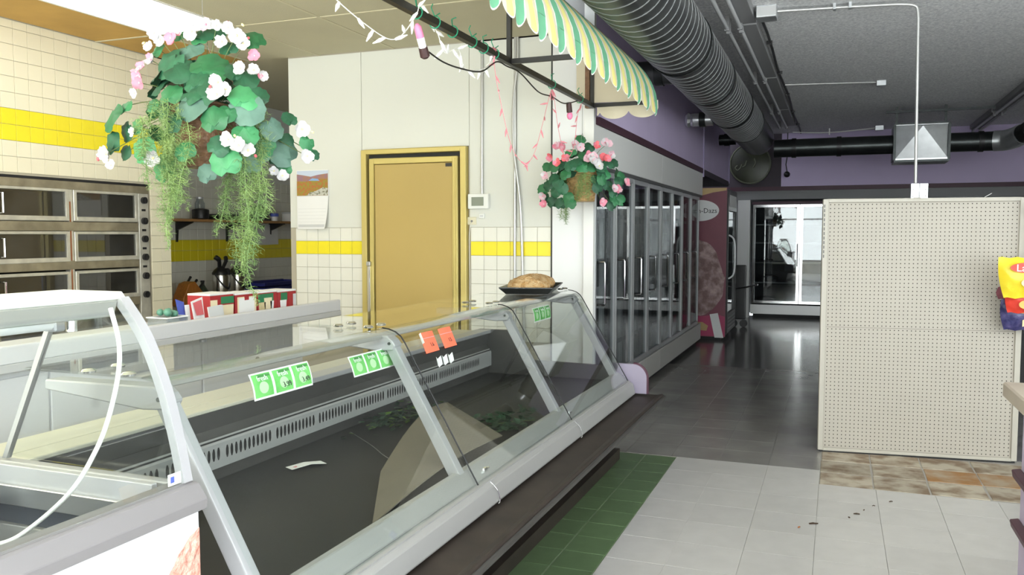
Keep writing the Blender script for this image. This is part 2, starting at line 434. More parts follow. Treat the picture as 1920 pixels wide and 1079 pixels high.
# alcove beyond the left wall
wr = struct(B(-6.4, -6.25, 5.5, 9.6, 0, 2.945).build('wall_alcove', 'tile_grout'))
wall_tiles(wr, [6.30+TP*i for i in range(24)], .74, 12, lambda u, z: (-6.25, u, z), lambda u, z: me_ye if 1.18 < z < 1.40 else me_wh, (0,0,PI/2))
mw = MB(); mw.box(-6.25, -6.243, 5.7, 9.5, 2.06, 2.94); mw.build('upper_wall_panel', 'wall_white', wr)
struct(B(-6.4, -5.35, 5.53, 5.68, 0, 2.945).build('wall_alcove_side', 'wall_white'))
we = struct(B(-6.4, -4.3, 9.5, 9.62, 0, 2.945).build('wall_alcove_end', 'wall_white'))
# walk-in cooler wall with the gold door
wb = MB(); wb.box(-4.34, -3.62, 6.0, 6.12, 0, 2.945); wb.box(-2.68, -1.735, 6.0, 6.12, 0, 2.945); wb.box(-3.62, -2.68, 6.0, 6.12, 2.14, 2.945); wb.box(-4.34, -4.22, 6.12, 9.5, 0, 2.945)
wb = struct(wb.build('wall_back', 'tile_grout'))
for (x0, x1, z0) in ((-4.335, -3.632, 1.512), (-3.628, -2.672, 2.142), (-2.668, -2.28, 1.512), (-2.276, -1.998, 1.512)):
    B(x0, x1, 5.993, 6.001, z0, 2.93).build('wall_panel', 'wall_panel', wb, bevel=.001)
me_m = lambda u, z: me_ye if 1.29 < z < 1.40 else me_wh
wall_tiles(wb, [-3.625-TP*(i+.5) for i in range(6)], .63, 8, lambda u, z: (u, 6.0, z), me_m)
wall_tiles(wb, [-2.0-TP*(i+.5) for i in range(6)], .63, 8, lambda u, z: (u, 6.0, z), me_m)
B(-1.985, -1.735, 5.975, 6.001, 0, 2.935).build('corner_panel', 'pillar_white', wb, bevel=.002)
B(-2.0, -1.985, 5.985, 6.001, 0, 2.9).build('black_joint_strip', 'black_plastic', wb)
# bulkhead over the freezers
bh = MB(); bh.box(-2.6, -1.667, 6.0, 11.36, 2.33, 3.08); bh.box(-2.6, -1.68, 11.36, 14.26, 2.33, 3.08)
bh = struct(bh.build('wall_bulkhead', 'purple'))
B(-2.6, -1.72, 5.99, 14.2, 3.0801, 3.2).build('top_gap_trim', 'black_trim', bh)
B(-2.6, -1.662, 6.13, 11.36, 2.27, 2.33).build('lower_trim', 'maroon', bh); B(-2.6, -1.672, 11.365, 14.26, 2.25, 2.33).build('lower_trim', 'maroon_panel', bh)
B(-1.70, -1.652, 11.345, 11.372, 2.22, 3.07).build('edge_trim', 'purple_edge', bh); B(-1.70, -1.66, 14.25, 14.28, 2.3, 3.05).build('edge_trim', 'purple_edge', bh)
B(-1.735, -1.66, 5.95, 6.001, 0, 3.19).build('freezer_end_post', 'fascia_grey', bh)
B(-2.1, -1.736, 5.96, 6.0, 2.946, 3.19).build('end_cap', 'mid_grey', bh)
struct(B(-2.75, -2.6, 6.12, 15.6, 0, 3.2).build('wall_freezer_side', 'mid_grey'))
# far wall
wf = MB(); wf.box(-.91, 4.6, 15.3, 15.5, 2.29, 3.2); wf = struct(wf.build('wall_far', 'purple'))
B(-2.6, -.91, 15.31, 15.5, 2.29, 3.2).build('corner_panel', 'maroon_panel', wf)
B(-2.6, 4.6, 15.27, 15.5, 2.22, 2.2895).build('lower_trim', 'maroon', wf)
B(-2.6, 4.6, 15.33, 15.5, 2.07, 2.2195).build('soffit', 'mid_grey', wf)
B(-2.6, 4.6, 16.2, 16.3, 0, 2.3).build('store_room_wall', 'back_dark', wf)
B(1.04, 4.6, 15.36, 15.6, 0, 2.0695).build('lower_panel', 'mid_grey', wf); B(-2.6, -1.62, 15.4, 15.6, 0, 2.0695).build('lower_panel', 'mid_grey', wf); B(-2.6, 4.6, 15.5, 16.2, 2.08, 2.2).build('store_room_ceiling', 'back_dark', wf)
struct(B(-1.62, -1.41, 15.2, 15.45, 0, 2.06).build('wall_pier', 'fascia_grey'))
wq = MB(); wq.box(4.6, 4.75, 4.2, 15.6, 0, 3.3); wq.box(4.6, 4.75, -3, -1.8, 0, 3.3); wq.box(4.6, 4.75, -1.8, 4.2, 0, .5); wq.box(4.6, 4.75, -1.8, 4.2, 2.6, 3.3); struct(wq.build('wall_right', 'wall_white'))
for k in range(3):
    y0 = -1.8+2*k; fr = MB(); fr.box(4.62, 4.68, y0, y0+.05, .5, 2.6); fr.box(4.62, 4.68, y0+1.95, y0+2, .5, 2.6); fr.box(4.62, 4.68, y0+.05, y0+1.95, .5, .55); fr.box(4.62, 4.68, y0+.05, y0+1.95, 2.55, 2.6)
    wn = struct(fr.build('window_%d' % (k+5), 'alu_dull')); B(4.648, 4.654, y0+.05, y0+1.95, .55, 2.55).build('pane', 'pane', wn)
# storefront behind the camera
fw = MB(); fw.box(-7, 4.6, -3.15, -3.0, 0, .45); fw.box(-7, 4.6, -3.15, -3.0, 2.65, 3.3); fw.box(-7, -4.7, -3.15, -3.0, .45, 2.65); fw.box(3.9, 4.6, -3.15, -3.0, .45, 2.65)
struct(fw.build('wall_front', 'wall_white'))
for k in range(4):
    x0 = -4.7+2.15*k; x1 = x0+2.15; fr = MB()
    fr.box(x0, x0+.05, -3.11, -3.03, .45, 2.65); fr.box(x1-.05, x1, -3.11, -3.03, .45, 2.65); fr.box(x0+.05, x1-.05, -3.11, -3.03, .45, .5); fr.box(x0+.05, x1-.05, -3.11, -3.03, 2.6, 2.65)
    fr.box(x0+.05, x1-.05, -3.10, -3.04, 2.02, 2.07)
    wn = struct(fr.build('window_%d' % (k+1), 'alu_dull')); B(x0+.05, x1-.05, -3.075, -3.069, .5, 2.02).build('pane', 'pane', wn); B(x0+.05, x1-.05, -3.075, -3.069, 2.07, 2.6).build('pane', 'pane', wn)

# ---- gold walk-in cooler door
d = struct(bpy.data.objects.new('door_1', None)); C.objects.link(d); d.location = (-3.15, 6, 0)
fr = MB(); fr.box(-3.617, -3.568, 5.95, 6.12, 0, 2.137); fr.box(-2.73, -2.683, 5.95, 6.12, 0, 2.137); fr.box(-3.568, -2.73, 5.95, 6.12, 2.10, 2.137)
fr.build('door_frame', 'frame_gold', d, bevel=.004)
B(-3.566, -2.732, 6.0, 6.1, .02, 2.099).build('door_gap', 'black_trim', d)
sl = MB(); sl.box(-3.545, -3.50, 5.955, 6.0, .03, 2.065); sl.box(-2.80, -2.755, 5.955, 6.0, .03, 2.065); sl.box(-3.50, -2.80, 5.955, 6.0, 2.02, 2.065); sl.box(-3.50, -2.80, 5.955, 6.0, .03, .08)
st = sl.build('door_stile', 'frame_gold', d, bevel=.004)
g = MB(); g.box(-2.79, -2.776, 5.949, 5.956, .05, 2.05); g.box(-2.768, -2.760, 5.949, 5.956, .05, 2.06); g.build('stile_ridge', 'frame_gold', st, bevel=.002)
sb = B(-3.497, -2.803, 5.965, 6.0, .083, 2.017).build('door_slab', 'door_gold', d, bevel=.003)
B(-2.86, -2.806, 5.96, 5.966, 1.985, 2.012).build('name_plate', 'black_plastic', sb)
h = MB(); h.box(-3.556, -3.528, 5.925, 5.955, .80, 1.20); h.build('door_handle', 'chrome', d, bevel=.005); h = MB(); h.box(-3.565, -3.53, 5.93, 5.955, 1.20, 1.235); h.box(-3.565, -3.53, 5.93, 5.955, .765, .80); h.build('handle_bracket', 'alu_dull', d, bevel=.004)
# ---- things on that wall
t = thing('wall_calendar', 'landscape photo calendar hanging by the gold cooler door', 'calendar', (-4.10, 5.985, 1.5))
B(-4.262, -3.948, 5.984, 5.992, 1.776, 1.992).build('photo_card', 'paper', t)
def strip(pts, m, nm, y): MB().prism(pts, 'Y', y, y+.0016).build(nm, m, t)
a, b_ = -4.258, -3.952
strip([(a,1.78),(b_,1.78),(b_,1.988),(a,1.988)], 'cal_sky', 'printed_sky', 5.9825)
strip([(a,1.78),(b_,1.78),(b_,1.962),(-4.05,1.952),(-4.12,1.938),(-4.2,1.952),(a,1.96)], 'cal_hill', 'printed_hills', 5.981)
strip([(a,1.78),(b_,1.78),(b_,1.915),(-4.05,1.918),(-4.17,1.898),(a,1.902)], 'cal_wood', 'printed_woods', 5.9795)
strip([(-4.14,1.905),(-4.03,1.902),(-4.05,1.918),(-4.10,1.925)], 'cal_lake', 'printed_lake', 5.978)
strip([(-4.16,1.782),(b_,1.782),(b_,1.84),(-4.0,1.846),(-4.07,1.818),(-4.13,1.806)], 'cal_rock', 'printed_rocks', 5.978)
g = [[(-4.262+.31*u+.02*vv*(0 if u < .01 else -.3), 5.986-.055*vv*vv*u, 1.775-.275*vv) for u in (0, .25, .5, .75, 1)] for vv in (0, .2, .4, .6, .8, 1)]
pg = MB().sheet(g, .001).build('calendar_page', 'paper', t)
g = [[(-4.25+.285*u, 5.984-.055*vv*vv*u-.0012, 1.775-.275*vv) for u in (0, .5, 1)] for vv in (.86, .94)]
MB().sheet(g, .0006).build('printed_footer', 'print_grey', pg)
g = [[(-4.23+.285*u, 5.984-.055*vv*vv*u-.002, 1.775-.275*vv) for u in (0, .2, .4)] for vv in (.89, .915)]
MB().sheet(g, .0004).build('printed_line', 'print_red', pg)
for r in range(1, 6):
    vv = .28+.1*r; MB().sheet([[(-4.25+.28*u, 5.984-.055*v2*v2*u-.0012, 1.775-.275*v2) for u in (0, .5, 1)] for v2 in (vv, vv+.006)], .0004).build('grid_line', 'print_grey', pg)
t = thing('thermostat', 'white wall thermostat with a grey screen beside the door', 'thermostat', (-2.58, 5.97, 1.65))
B(-2.668, -2.496, 5.955, 5.993, 1.652, 1.768).build('housing', 'thermo', t, bevel=.008, seg=2); B(-2.635, -2.535, 5.951, 5.956, 1.675, 1.742).build('screen', 'lcd', t)
t = thing('wall_outlet', 'small cream phone jack plate below the thermostat', 'outlet', (-2.645, 5.985, 1.53))
B(-2.684, -2.61, 5.985, 5.993, 1.53, 1.59).build('plate', 'outlet', t, bevel=.002); MB().cyl((-2.647, 5.987, 1.558), (-2.647, 5.978, 1.558), .008).build('jack', 'mid_grey', t)
MB().tube(spline([(-2.647, 5.98, 1.555), (-2.66, 5.982, 1.50), (-2.672, 5.988, 1.40), (-2.665, 5.988, 1.1), (-2.668, 5.988, .9)]), .002, 5).build('thin_cord', 'paper', t)
t = thing('sensor_box', 'tiny white sensor box under the thermostat', 'sensor', (-2.56, 5.985, 1.575)); B(-2.585, -2.54, 5.978, 5.993, 1.577, 1.617).build('case', 'thermo', t, bevel=.003); B(-2.575, -2.55, 5.976, 5.979, 1.588, 1.605).build('label', 'print_grey', t)
cd1 = thing('wall_conduit', 'grey conduit dropping from the ceiling to the thermostat', 'conduit', (-2.565, 5.975, 1.77))
MB().tube([(-2.555, 5.978, 2.945), (-2.558, 5.978, 1.765)], .011, 8).build('pipe', 'conduit', cd1, smooth=True); MB().box(-2.59, -2.53, 5.973, 5.993, 2.69, 2.705).build('strap', 'conduit', cd1)
for k, (pts, lab) in enumerate((([(-2.283, 5.978, 2.945), (-2.285, 5.978, 2.3), (-2.288, 5.978, .6)], 'straight grey conduit running down the tiled wall'), ([(-2.262, 5.972, 2.945), (-2.264, 5.972, 2.75), (-2.295, 5.972, 2.45), (-2.29, 5.965, 2.1), (-2.235, 5.972, 1.6), (-2.21, 5.972, .6)], 'bent grey conduit leaning across its straight neighbour'))):
    c_ = thing('wall_conduit', lab, 'conduit', (-2.28, 5.975, .6)); MB().tube(spline(pts), .011, 8).build('pipe', 'conduit', c_, smooth=True)
    MB().box(-2.32+.05*k, -2.25+.05*k, 5.965, 5.993, .9, .915).build('strap', 'conduit', c_)

# ================================================================== DELI DISPLAY CASE
CY0, CY1 = 1.62, 5.30
case = thing('deli_display_case', 'long empty glass-fronted deli display case with a black interior and grey posts', 'display case', (-1.75, 3.46, 0))
B(-2.30, -1.275, CY0+.02, 5.24, .0, .07).build('kick_plate', 'brown_base', case)
B(-2.34, -1.42, CY0, CY1, .07, .36).build('lower_body', 'brown_base', case)
MB().prism([(-1.42,.08),(-1.33,.10),(-1.27,.36),(-1.42,.36)], 'Y', CY0, 5.27).build('lower_front', 'brown_base', case)
sh = MB(); sh.prism([(-1.42,.36),(-1.07,.36),(-1.035,.372),(-1.03,.40),(-1.04,.41),(-1.07,.40),(-1.42,.415)], 'Y', CY0-.02, 5.43); sh.build('bumper_shelf', 'brown_base', case, bevel=.003)
MB().tube([(-1.026, CY0-.02, .388), (-1.026, 5.43, .388)], .012, 8).build('bumper_rail', 'case_dark', case, smooth=True)
ld = MB(); ld.prism([(-1.33,.415),(-1.20,.415),(-1.19,.425),(-1.205,.488),(-1.225,.50),(-1.33,.50)], 'Y', CY0, CY1); ld.build('front_ledge', 'alu_paint', case, bevel=.003)
MB().prism([(-1.34,.501),(-1.255,.501),(-1.25,.512),(-1.30,.556),(-1.325,.556),(-1.34,.52)], 'Y', CY0, CY1).build('glass_sill', 'alu_paint', case, bevel=.003)
B(-1.252, -1.226, CY0, CY1, .4995, .506).build('glass_seat', 'alu_paint', case)
for y in (2.94, 4.06): 
    k = MB(); k.box(-1.268, -1.258, y+.02, y+.05, .524, .54); k.box(-1.268, -1.258, y+.05, y+.07, .531, .535); k.build('glass_clip', 'chrome', case)
    MB().tube(spline([(-1.222, y-.01, .50), (-1.193, y-.008, .47), (-1.184, y-.003, .43), (-1.186, y-.016, .42)]), .0022, 5).build('retaining_wire', 'chrome', case)
B(-2.25, -1.34, CY0, CY1, .415, .50).build('deck_pan', 'deck_black', case)
# rear interior wall, vent strip with real slots, dark band, rail
B(-2.30, -2.222, CY0, CY1, .36, .555).build('rear_wall', 'case_dark', case)
vg = MB(); Y = CY0+.03
while Y+.3 < CY1:
    holed(vg, (-2.2, Y, .568), (0,1,0), (0,0,1), 11, 1, .0265, .08, .0085, .026); vg.add([(-2.2,Y+.2915,.568),(-2.2,Y+.315,.568),(-2.2,Y+.315,.648),(-2.2,Y+.2915,.648)], [(0,1,2,3)]); Y += .315
vg.add([(-2.2,CY0,.553),(-2.2,CY1,.553),(-2.2,CY1,.568),(-2.2,CY0,.568)], [(0,1,2,3)]); vg.add([(-2.2,CY0,.648),(-2.2,CY1,.648),(-2.215,CY1,.668),(-2.215,CY0,.668)], [(0,1,2,3)]); vg.add([(-2.2,Y,.568),(-2.2,CY1,.568),(-2.2,CY1,.648),(-2.2,Y,.648)], [(0,1,2,3)]); vg.add([(-2.2,CY0,.568),(-2.2,CY0+.03,.568),(-2.2,CY0+.03,.648),(-2.2,CY0,.648)], [(0,1,2,3)])
vs_ = vg.build('vent_strip', 'vent_grey', case)
B(-2.235, -2.206, CY0, CY1, .556, .662).build('vent_backing', 'black_trim', vs_)
MB().prism([(-2.30,.6685),(-2.216,.6685),(-2.232,.70),(-2.212,.775),(-2.30,.775)], 'Y', CY0, CY1).build('rear_band', 'case_dark', case)
B(-2.30, -2.203, 3.0, CY1, .7755, .80).build('rear_rail', 'silver_paint', case, bevel=.003)
B(-2.30, -2.205, CY0, 2.995, .7755, .79).build('rear_rail', 'cream_steel', case, bevel=.003)
B(-2.46, -2.301, CY0, CY1, .74, .79).build('service_ledge', 'cream_steel', case, bevel=.004); B(-2.40, -2.341, CY0, CY1, .05, .739).build('rear_panel', 'cream_steel', case)
# posts with brackets, knobs
PY = [1.66, 2.83, 4.03, 5.23]
for y in PY:
    p = MB(); y0, y1 = y-.021, y+.021
    p.prism([(-1.335,.53),(-1.282,.53),(-1.578,1.045),(-1.618,1.035)], 'Y', y0, y1); po = p.build('glass_post', 'silver_paint', case, bevel=.004, seg=2)
    b2 = MB(); b2.prism([(-1.575,1.047),(-1.56,1.028),(-1.572,1.008),(-1.64,1.004),(-1.98,1.035),(-1.98,1.062),(-1.60,1.066)], 'Y', y-.03, y+.03); br = b2.build('bracket', 'silver_paint', case, bevel=.004)
    MB().cyl((-1.585, y-.031, 1.035), (-1.585, y-.034, 1.035), .006).build('screw', 'ink_dark', br)
    for dx in (-1.665, -1.80):
        for s in (-.048, .048): MB().lathe((dx, y+s, 1.093), [(.008,0),(.018,.001),(.02,.006),(.015,.011),(.006,.012)], 14).build('glass_knob', 'chrome', case, smooth=True)
# glass: front panes, curved into the top panes
prof = [(-1.238,.507)]+[(-1.238-.307*t, .507+.526*t) for t in (.25,.5,.75,1)]
cx, cz = prof[-1]
prof += [(cx-.018, cz+.025), (cx-.042, cz+.042), (cx-.07, cz+.051), (cx-.10, cz+.055)]
ends = [CY0+.01, 2.855, 4.055, CY1-.01]
for k in range(3):
    g = [[(x, y, z) for y in (ends[k]+.006, ends[k+1]-.006)] for x, z in prof]
    MB().sheet(g, .006).build('front_glass', 'pane_dirty', case, smooth=True)
    x1, z1 = prof[-1]
    B(-2.06, x1-.002, ends[k]+.006, ends[k+1]-.006, z1-.006, z1).build('top_glass', 'pane_dirty', case, bevel=.001)
    MB().tube([(-1.575, ends[k]+.02, 1.055), (-1.575, ends[k+1]-.02, 1.055)], .009, 6).build('support_rod', 'silver_paint', case) if False else None
    B(-1.665, -1.615, PY[k]+.031, PY[k+1]-.031, 1.052, 1.068).build('top_rail', 'alu_paint', case, bevel=.003)
    MB().tube([(x, ends[k+1]-.003, z) for x, z in prof], .003, 5).build('glass_edge', 'black_plastic', case)
# far end: dark panel, end glass, lilac quarter-round cheek
ep = [(-2.30,.36),(-1.34,.36),(-1.34,.56),(-1.36,.595),(-1.90,.605),(-1.955,.62),(-1.985,.655),(-2.0,.74),(-2.005,.80),(-2.30,.80)]
MB().prism(ep, 'Y', CY1, CY1+.03).build('end_panel', 'case_dark', case, bevel=.003); MB().prism(ep, 'Y', CY0-.03, CY0).build('end_panel', 'case_dark', case, bevel=.003)
eg = [(-1.36,.597),(-1.90,.607),(-1.985,.657),(-2.0,.80),(-2.0,1.03),(-1.62,1.03),(-1.55,1.0),(-1.30,.57)]
MB().prism(eg, 'Y', CY1+.006, CY1+.012).build('end_glass', 'pane_dirty', case)
ck = [(-1.36,.418),(-1.125,.418)]+[(-1.215+.09*math.cos(a), .52+.09*math.sin(a)) for a in [PI/2*k/8 for k in range(9)]]+[(-1.36,.61)]
cheek = MB().prism(ck, 'Y', CY1+.032, CY1+.055).build('end_cheek', 'cheek', case, bevel=.002)
MB().tube([(x+.002, CY1+.0435, z+.001) for x, z in ck[1:-1]], .011, 6).build('edge_band', 'maroon', cheek)

# ---- contents of the case
t = thing('pegboard_sheet', 'curled brown perforated sheet lying inside the deli case', 'board', (-1.6, 3.2, .505))
c00, c01, c10, c11 = Vector((-1.915, 4.0, .535)), Vector((-1.36, 3.40, .54)), Vector((-1.66, 2.86, .512)), Vector((-1.37, 2.30, .515))
g = []
for i in range(13):
    r = []
    for j in range(11):
        u, v = j/10, i/12
        p = (c00*(1-u)+c01*u)*(1-v)+(c10*(1-u)+c11*u)*v
        p.z += .07*math.sin(PI*v)*(1-.5*u) + .02*(1-v)
        r.append(p)
    g.append(r)
MB().sheet(g, .004).build('sheet', 'peg_brown', t, smooth=True)
hb = MB()
for i in range(1, 12*3):
    for j in range(1, 10*3):
        a, b_ = i/3, j/3; i0, j0 = int(a), int(b_); fa, fb = a-i0, b_-j0
        if i0 > 11 or j0 > 9: continue
        p = (g[i0][j0]*(1-fb)+g[i0][j0+1]*fb)*(1-fa)+(g[i0+1][j0]*(1-fb)+g[i0+1][j0+1]*fb)*fa
        du = (g[i0][j0+1]-g[i0][j0]).normalized()*.006; dv = (g[i0+1][j0]-g[i0][j0]).normalized()*.006; n = du.cross(dv).normalized(); n = n if n.z > 0 else -n
        p = p+n*.0012; hb.add([p-du, p-dv, p+du, p+dv], [(0,1,2,3)])
hb.build('peg_holes', 'hole_dark', t, kind='stuff')
leafs = {}
def ivy(name, label, ctr, n, sx, sy, ml):
    t = thing(name, label, 'plant', ctr); fb = MB()
    for k in range(n):
        x, y, z = random.gauss(0, sx), random.gauss(0, sy), abs(random.gauss(0, .025))+.006
        a = random.uniform(0, 6.28); s = random.uniform(.014, .026); tl = random.uniform(-.6, .6)
        xf = Matrix.Translation(Vector(ctr)+Vector((x, y, z))) @ Matrix.Rotation(a, 4, 'Z') @ Matrix.Rotation(tl, 4, 'X')
        fb.cur = random.choice((0, 0, 0, 1)); q = [xf @ Vector(p) for p in ((0,0,0),(.6*s,.3*s,.1*s),(.9*s,1.1*s,.15*s),(0,1.9*s,0),(-.9*s,1.1*s,.15*s),(-.6*s,.3*s,.1*s),(0,1*s,-.12*s))]
        fb.add(q, [(0,1,6),(1,2,6),(2,3,6),(3,4,6),(4,5,6),(5,0,6)])
    fb.build('foliage', ml, t, kind='stuff')
    MB().tube(spline([Vector(ctr)+Vector((-1.6*sx, -1.2*sy, .006)), Vector(ctr)+Vector((0, .2*sy, .012)), Vector(ctr)+Vector((1.6*sx, 1.2*sy, .006))]), .003, 5).build('vine', 'stem', t)
mat('ivy_dark', (.014, .045, .02), .6, rnd=.2); mat('ivy_yellow_green', (.09, .17, .02), .6)  # dark leaves, with paler yellow-green ones mixed in at random
ivy('artificial_ivy', 'dark artificial ivy spray against the vent strip in the deli case', (-2.06, 3.75, .502), 170, .055, .16, ['ivy_dark', 'ivy_yellow_green'])
ivy('artificial_ivy', 'dark artificial ivy spray beside the curled board in the deli case', (-1.52, 3.82, .502), 130, .07, .13, ['ivy_dark', 'ivy_dark'])
t = thing('price_tag', 'white price tag lying alone on the black case floor', 'tag', (-2.0, 2.84, .501))
MB().sheet([[(-2.07, 2.80, .505), (-2.03, 2.87, .512), (-1.99, 2.93, .506)], [(-2.02, 2.775, .506), (-1.98, 2.85, .514), (-1.94, 2.90, .507)]], .001).build('card', 'paper', t); B(-2.035, -2.02, 2.80, 2.825, .5085, .5095).build('red_mark', 'print_red', t)
t = thing('clear_tag', 'clear plastic tag on a thin wire on the black case floor', 'tag', (-1.7, 3.0, .501))
MB().box(-.035, .035, -.045, .045, 0, .003).build('tag_plate', 'tag_clear', t); t.children[0].location = (0,0,0)
for v in t.children[0].data.vertices: v.co = Matrix.Rotation(.7, 4, 'Z') @ (v.co + Vector(t.location)) + Vector((.06, -.02, .004))
MB().tube(spline([(-2.15, 3.42, .506), (-1.95, 3.26, .503), (-1.80, 3.12, .503), (-1.67, 3.01, .506)]), .0018, 5).build('wire', 'wire', t)
# price cards taped inside the slanted glass: local frame on the glass
gd = Vector((-.307, 0, .526)).normalized(); gn = Vector((.526, 0, .307)).normalized()
def on_glass(y, s, off=-.012): return Vector((-1.238, y, .507))+gd*s+gn*off
def green_cards(label, y0, s1, n, prices, curl=.02, inn=.014):
    t = thing('price_card_strip', label, 'price cards', on_glass(y0+.15*n/2, s1-.12), 'green price card strips')
    w_, h_ = .096, .076
    def pt(u, v, k=0): return on_glass(y0+u, s1-v, -inn-curl*(v/h_)**2-k)
    W = w_*n
    MB().sheet([[pt(W*i/(3*n), h_*j/4) for i in range(3*n+1)] for j in range(5)], .0008).build('card_paper', 'paper', t)
    for c in range(n):
        a = c*w_+.006; b_ = (c+1)*w_-.006
        cg = MB().sheet([[pt(a+(b_-a)*i/3, .005+(h_-.010)*j/4, -.0012) for i in range(4)] for j in range(5)], .0004).build('green_card', 'card_green', t)
        MB().sheet([[pt(a+(b_-a)*(.3+.65*i/3), .008+.008*j, -.002) for i in range(4)] for j in range(2)], .0003).build('dark_corner', 'card_dark_green', cg)
        gm = MB(); cc = Vector(((a+b_)/2, .046)); ring = [pt(cc.x+.021*math.cos(q), cc.y+.017*math.sin(q), -.0022) for q in [2*PI*i/16 for i in range(16)]]
        gm.add(ring, [list(range(16))]); gm.build('pale_glow', 'card_glow', cg)
        ex = Vector((0, 1, 0)); ey = gd; ez = gn
        def fr(u, v, k): 
            m = Matrix((ex, ey, ez)).transposed().to_4x4(); m.translation = pt(u, v, k); return m
        MB().text('fresh', .024, fr((a+b_)/2, .020, -.0035)).build('lettering', 'paper', cg)
        if prices[c]: MB().text(prices[c], .024, fr((a+b_)/2+.012, .054, -.0045)).build('price', 'ink_dark', cg)
    return t
green_cards('strip of three green price cards reading fresh, on the glass nearest the ice cream cabinet', 1.955, .634, 3, ['', '3.99', '3.49'], .020)
green_cards('green price cards hanging half behind the grey post near the red tags', 2.56, .63, 3, ['', '', ''], .012, .075)
green_cards('green price cards under the glass top below the baking tray', 4.36, .628, 3, ['', '', ''], .028)
for k, (y, pr_) in enumerate(((2.985, '1.6'), (3.155, '1.5'))):
    t = thing('red_price_tag', ['bright red price tag with a curled white edge, next to the green cards', 'flat bright red price tag on the glass without a curled edge'][k], 'price tag', on_glass(y+.06, .53), 'red price tags')
    def rp(u, v, o=0): return on_glass(y+u*.118-.02*v, .632-.088*v, .002+.004*math.sin(PI*u)*(1-v)+o)
    MB().sheet([[rp(i/4, j/4) for i in range(5)] for j in range(5)], .0008).build('tag_paper', 'tag_red', t)
    m_ = Matrix((Vector((0,1,0)), gd, gn)).transposed().to_4x4(); m_.translation = rp(.6, .66, .002); MB().text(pr_, .024, m_).build('price', 'ink_dark', t)
    MB().sheet([[rp(i/4, .28+.025*j, .001) for i in range(5)] for j in range(2)], .0003).build('fold_line', 'print_red', t)
    if k == 0: MB().sheet([[rp(-.07*i, .03+.5*j/3, .01*i) for i in range(3)] for j in range(4)], .0006).build('curled_edge', 'paper', t)
t = thing('paper_scraps', 'white curled paper scraps under the red price tags', 'paper scraps', on_glass(3.2, .48, -.03))
for k in range(3): MB().sheet([[on_glass(3.07+.055*k+.045*i/2-.01*j, .525-.018*j-.008*(i % 2), -.02-.01*(i % 2)) for i in range(3)] for j in range(3)], .0006).build('scrap', 'paper', t)

# ---- tray of pastries on the case top
TX = Matrix.Translation((-1.80, 5.02, 1.0895)) @ Matrix.Rotation(math.radians(12), 4, 'Z')
t = thing('baking_tray', 'black baking tray at the far end of the deli case top', 'tray', (-1.80, 5.02, 1.0895))
m = MB(TX); m.box(-.13, .13, -.26, .26, 0, .006); m.build('tray_bottom', 'tray_black', t)
m = MB(TX)
o_, i_ = [(-.165,-.30),(.165,-.30),(.165,.30),(-.165,.30)], [(-.13,-.26),(.13,-.26),(.13,.26),(-.13,.26)]
m.add([(x,y,.038) for x, y in o_]+[(x,y,.002) for x, y in i_]+[(x*1.0,y,.044) for x, y in o_]+[(x*.99,y*.99,.007) for x, y in i_], [(k,(k+1)%4,4+(k+1)%4,4+k) for k in range(4)]+[(8+k,8+(k+1)%4,12+(k+1)%4,12+k) for k in range(4)]+[(k,(k+1)%4,8+(k+1)%4,8+k) for k in range(4)])
m.build('tray_rim', 'tray_black', t)
for k, (x, y, rx, ry, rz, lab) in enumerate(((.0, -.165, .135, .098, .062, 'rough crusted pastry on the tray, the one with crumbly nuts'), (0, .035, .135, .10, .066, 'smooth golden pastry in the middle of the tray'), (.0, .21, .125, .074, .058, 'small pale pastry at the wall end of the tray'))):
    m = MB(TX); m.ball((x, y, .045), (rx, ry, rz), 20, 12)
    for q, v in enumerate(m.v): m.v[q] = v+Vector((0,0,random.uniform(-.012,.010) if k == 0 else random.uniform(-.006,.005)))
    p = m.build('pastry', 'bread', smooth=True); tag(p, lab, 'pastry', 'pastries on the baking tray')

# ================================================================== ICE CREAM DIPPING CABINET
GY0, GY1 = -.35, 1.50
gc = thing('ice_cream_cabinet', 'white ice cream dipping cabinet with curved glass guard and pink scoop picture', 'ice cream cabinet', (-1.68, .6, 0))
bd = MB(); bd.box(-2.06, -1.34, GY0, GY1-.01, .08, .45); bd.box(-1.39, -1.34, GY0, GY1-.01, .45, .825); bd.box(-2.06, -1.99, GY0, GY1-.01, .45, .825); bd.box(-1.99, -1.39, GY1-.055, GY1-.01, .45, .825); bd.box(-1.99, -1.39, GY0, GY0+.05, .45, .825)
bd.build('cabinet_body', 'gel_white', gc, bevel=.003); B(-2.0, -1.36, GY0+.02, GY1-.04, 0, .08).build('plinth', 'dark_grey', gc)
rp_ = [(-1.34,.826),(-1.325,.828),(-1.323,.852),(-1.347,.884),(-1.357,.887),(-1.362,.884),(-1.368,.889),(-1.40,.889),(-1.40,.826)]
MB().prism(rp_, 'Y', GY0, GY1).build('front_rim', 'gel_rim', gc, bevel=.0015)
er = MB(); er.box(-2.06, -1.401, GY1-.03, GY1, .826, .885); er.box(-2.06, -1.401, GY0, GY0+.03, .826, .885); er.box(-2.06, -1.98, GY0+.03, GY1-.03, .826, .905); er.build('side_rim', 'silver_paint', gc, bevel=.003)
ln = MB()
